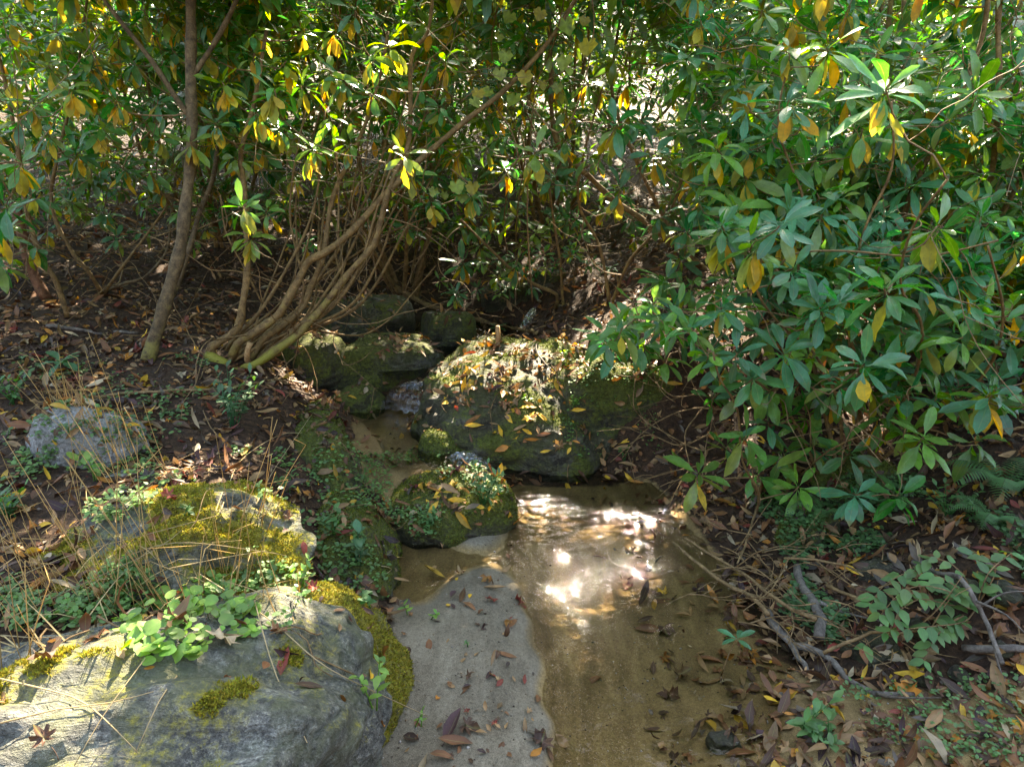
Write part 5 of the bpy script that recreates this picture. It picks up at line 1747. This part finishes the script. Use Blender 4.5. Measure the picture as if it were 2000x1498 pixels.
for pts, up in [([(385, 1118), (520, 1205), (620, 1290), (700, 1335), (835, 1398)], .05), ([(497, 1172), (515, 1240), (540, 1320), (600, 1450)], .03), ([(360, 1185), (280, 1290), (200, 1400), (145, 1495)], .04), ([(0, 1412), (110, 1385), (215, 1372), (300, 1350)], .015),
                ([(0, 1325), (140, 1360), (200, 1400), (270, 1470)], .02), ([(0, 1140), (150, 1080), (300, 1040), (430, 1005)], .07), ([(0, 1215), (140, 1150), (300, 1075), (355, 1035)], .08), ([(210, 1100), (340, 1060), (500, 1075), (560, 1085)], .05), ([(345, 1320), (310, 1370), (265, 1470)], .02),
                ([(0, 1240), (80, 1245), (160, 1238)], .03), ([(430, 1000), (470, 900), (545, 850), (590, 845)], .10), ([(500, 985), (540, 910), (610, 808)], .12), ([(150, 1235), (230, 1130), (295, 1070)], .05), ([(330, 1110), (430, 1090), (520, 1075)], .06), ([(700, 1085), (790, 1088)], .02), ([(745, 1105), (765, 1112), (720, 1140)], .03)]:
    pp = []
    for i, (a, b) in enumerate(pts):
        g, n = hit(a, b)
        pp.append(g + nrm(CAM - g) * up * (.35 + .65 * math.sin(PI * (i + .5) / len(pts))))
    pp = smooth_path(pp, .04)
    c = np.array((.48, .36, .18)) * R.uniform(.75, 1.2)
    mb = MB()
    tube(mb, pp, np.linspace(.0019, .001, len(pp)), 5, c)
    o = mb.build('straw_stalk', M_STRAW, None, origin=pp[0])
    tag(o, 'long pale dry straw bent over the grey boulders and bank', 'straw', 'fallen straw stalks over the boulders')

# ------------------------------------------------------------------ sticks and driftwood
def stick(label, pts, r0, r1, up=.02, mat=None, forks=(), name='fallen_branch', cat='branch', group=None, lift=None):
    pp = []
    for i, (a, b) in enumerate(pts):
        g, n = hit(a, b)
        u = up if lift is None else lift[i]
        pp.append(np.array([g[0], g[1], max(g[2], -.02)]) + nrm(CAM - g) * u)
    pp = smooth_path(pp, .04)
    n = len(pp)
    pp[1:-1] += R.normal(0, r0 * .25, (n - 2, 3))
    mb = MB()
    rad = np.linspace(r0, r1, n) * (1 + R.normal(0, .06, n))
    tube(mb, pp, rad, 7, (.08, .08, .08))
    for _ in range(forks if isinstance(forks, int) else 0):
        k = int(R.integers(n // 3, n - 1))
        T = nrm(pp[k] - pp[k - 1])
        d = nrm(T + R.normal(0, .55, 3) + np.array([0, 0, .2]))
        L = R.uniform(.08, .28)
        q = smooth_path([pp[k], pp[k] + d * L * .5 + R.normal(0, .01, 3), pp[k] + d * L + R.normal(0, .03, 3)], .03)
        tube(mb, q, np.linspace(rad[k] * .6, .001, len(q)), 5, (.08, .08, .08))
    o = mb.build(name, mat or M_TWIG, None, origin=pp[0])
    return tag(o, label, cat, group)


stick('mossy fallen branch spanning the creek in front of the waterfall', [(769, 560), (846, 599), (930, 623), (1000, 641), (1048, 650)], .022, .013, .10, M_BARK, 4)
stick('thin brown stick lying along the bank below the leaning stems', [(182, 777), (259, 767), (420, 760), (520, 745), (575, 732)], .008, .005, .03, None, 2)
stick('pale strip of bark in the bank litter', [(92, 638), (140, 642), (205, 653)], .014, .008, .012, M_DRIFT)
stick('short pale stick on the upper bank near the straight trunk', [(222, 650), (270, 650)], .012, .007, .015, M_DRIFT)
stick('thick grey driftwood root snaking down to the sand flat', [(1500, 1195), (1515, 1230), (1552, 1258), (1608, 1276), (1650, 1322), (1713, 1350), (1786, 1356)], .016, .009, .03, M_DRIFT, 2, 'driftwood', 'driftwood')
stick('dark branch of driftwood dipping into the wet litter', [(1530, 1235), (1552, 1270), (1578, 1315)], .013, .008, .02, M_DRIFT, 0, 'driftwood', 'driftwood')
stick('stubby grey driftwood upright among twigs', [(1556, 1105), (1566, 1139), (1590, 1180), (1604, 1210), (1600, 1245)], .016, .02, .05, M_DRIFT, 2, 'driftwood', 'driftwood')
stick('long brown dead branch slanting from the water to the driftwood', [(1314, 1062), (1370, 1105), (1433, 1149), (1470, 1165), (1500, 1200)], .006, .009, .10, None, 5)
stick('thin forked dead branch lying above the slanting one', [(1338, 1051), (1400, 1090), (1454, 1121), (1524, 1177), (1594, 1209)], .005, .008, .13, None, 6)
stick('slim tan branch reaching from driftwood under the oval leaved shrub', [(1608, 1275), (1650, 1258), (1699, 1237), (1750, 1236), (1818, 1226), (1881, 1202)], .007, .004, .06, None, 3)
stick('grey straight branch leaning through the oval leaved shrub', [(1783, 1097), (1830, 1118), (1874, 1128), (1905, 1170), (1923, 1205), (1958, 1296)], .010, .007, .12, M_DRIFT, 3)
stick('curved pale branch bridging the mossy bank stones', [(1531, 1090), (1590, 1092), (1650, 1104), (1685, 1124)], .006, .004, .10, None, 3)
stick('brown stick running from driftwood to the brown stone', [(1615, 1142), (1670, 1165), (1727, 1191)], .007, .006, .06, None, 1)
stick('upright thin dead twig at the waterline under the evergreens', [(1478, 990), (1466, 1030), (1455, 1065), (1440, 1100)], .006, .004, .08, None, 4)
stick('weathered log half buried at the back of the wet sand', [(1880, 1265), (1940, 1266), (2010, 1268)], .014, .012, .02, M_DRIFT)
stick('lichen spotted pale twig at the top edge of the boulder', [(1047, 672), (1050, 690), (1065, 710), (1078, 725)], .006, .004, .05, M_DRIFT, 2)
for k, pts in enumerate([[(1440, 800), (1370, 770), (1315, 774), (1252, 721)], [(1430, 830), (1380, 880), (1290, 840), (1240, 800), (1241, 740)], [(1400, 840), (1330, 870), (1260, 850), (1192, 903)], [(1420, 800), (1340, 800), (1260, 840), (1215, 895)],
                         [(1460, 880), (1400, 900), (1300, 925), (1250, 940)], [(1430, 780), (1350, 700), (1310, 690), (1290, 760)], [(1410, 760), (1340, 840), (1345, 920), (1290, 950)]]):
    stick('thin bare looping twig trailing over the moss face of the boulder', pts, .005, .0022, .08, None, 4, 'bare_twig', 'twig', 'bare twigs trailing beside the boulder')
for k in range(26):
    a, b = R.uniform(1330, 1640), R.uniform(1040, 1220)
    an, l = R.normal(.6, .9), R.uniform(60, 170)
    pts = [(a, b), (a + l * .5 * math.cos(an), b + l * .4 * math.sin(an)), (a + l * math.cos(an + .2), b + l * .8 * math.sin(an + .2))]
    stick('fine dead twig in the brush tangle at the waterline', pts, .0032, .0014, R.uniform(.03, .16), None, 2, 'bare_twig', 'twig', 'fine twigs in the waterline brush tangle')
mb = MB()
ps = hit(972, 674)[0]
tube(mb, [ps + np.array([0, 0, -.04]), ps + np.array([.003, 0, .05]), ps + np.array([.0, .0, .125])], [.017, .016, .014], 7, (.0, .0, .0))
tag(mb.build('wooden_stake', M_WOOD, None, smooth=False, origin=ps), 'short orange brown wooden stake upright at the water edge', 'stake')

# ------------------------------------------------------------------ vine with lobed leaves
pv = hit(1010, 585)[0]
vine = empty('grape_vine', 'vine with yellow green lobed leaves hanging over the middle of the creek', 'vine', tuple(pv))
for pts, ya, yb in [([(1010, 585), (985, 450), (1000, 330), (1030, 200), (1080, 90), (1110, -40)], pv[1], 3.9), ([(1005, 580), (1010, 420), (1025, 300), (1000, 220), (960, 100), (985, -40)], pv[1], 4.0), ([(1030, 200), (1090, 260), (1130, 200), (1160, 60), (1150, -40)], 4.2, 3.9), ([(1020, 300), (960, 370), (920, 360), (880, 330)], 4.3, 4.1), ([(1015, 330), (1000, 260), (940, 180), (900, 200)], 4.3, 4.1), ([(1040, 590), (1030, 440), (1035, 300), (1050, 180), (1120, 130)], 4.9, 4.1)]:
    sm = MB()
    q = smooth_path(S(pts, ya, yb, False), .05)
    tube(sm, q, np.linspace(.006, .003, len(q)), 5, (.1, .1, .1))
    sm.build('stem', M_TWIG, vine, origin=pv)
for k, (px, py, s) in enumerate([(1101, 32, 42), (1153, 72, 42), (1108, 105, 36), (1002, 22, 30), (1028, 135, 34), (978, 62, 22), (990, 95, 30), (936, 170, 30), (920, 190, 28), (1010, 180, 34), (1058, 155, 24), (1090, 160, 26), (888, 350, 34), (925, 352, 34), (868, 372, 22), (1110, 130, 20), (1145, 30, 24), (975, 130, 30), (960, 170, 26), (1060, 15, 28), (850, 365, 24), (905, 375, 26)]):
    p = at_y(px, py, R.uniform(3.95, 4.25))
    lb = MB()
    c = np.array([(.20, .28, .03), (.34, .30, .03), (.24, .30, .05)][k % 3]) * R.uniform(.7, 1.2)
    add_lobed(lb, p, [R.normal(0, .4), -.25, -1], [R.normal(0, .4), -1, .5], s * 4.3 / FPX * .85, c, 'grape', .2, .05, k)
    lb.build('lobed_leaf', M_HERB, vine, origin=pv)
print('OBJS', len(bpy.data.objects), 'POLYS', sum(len(m.polygons) for m in bpy.data.meshes))
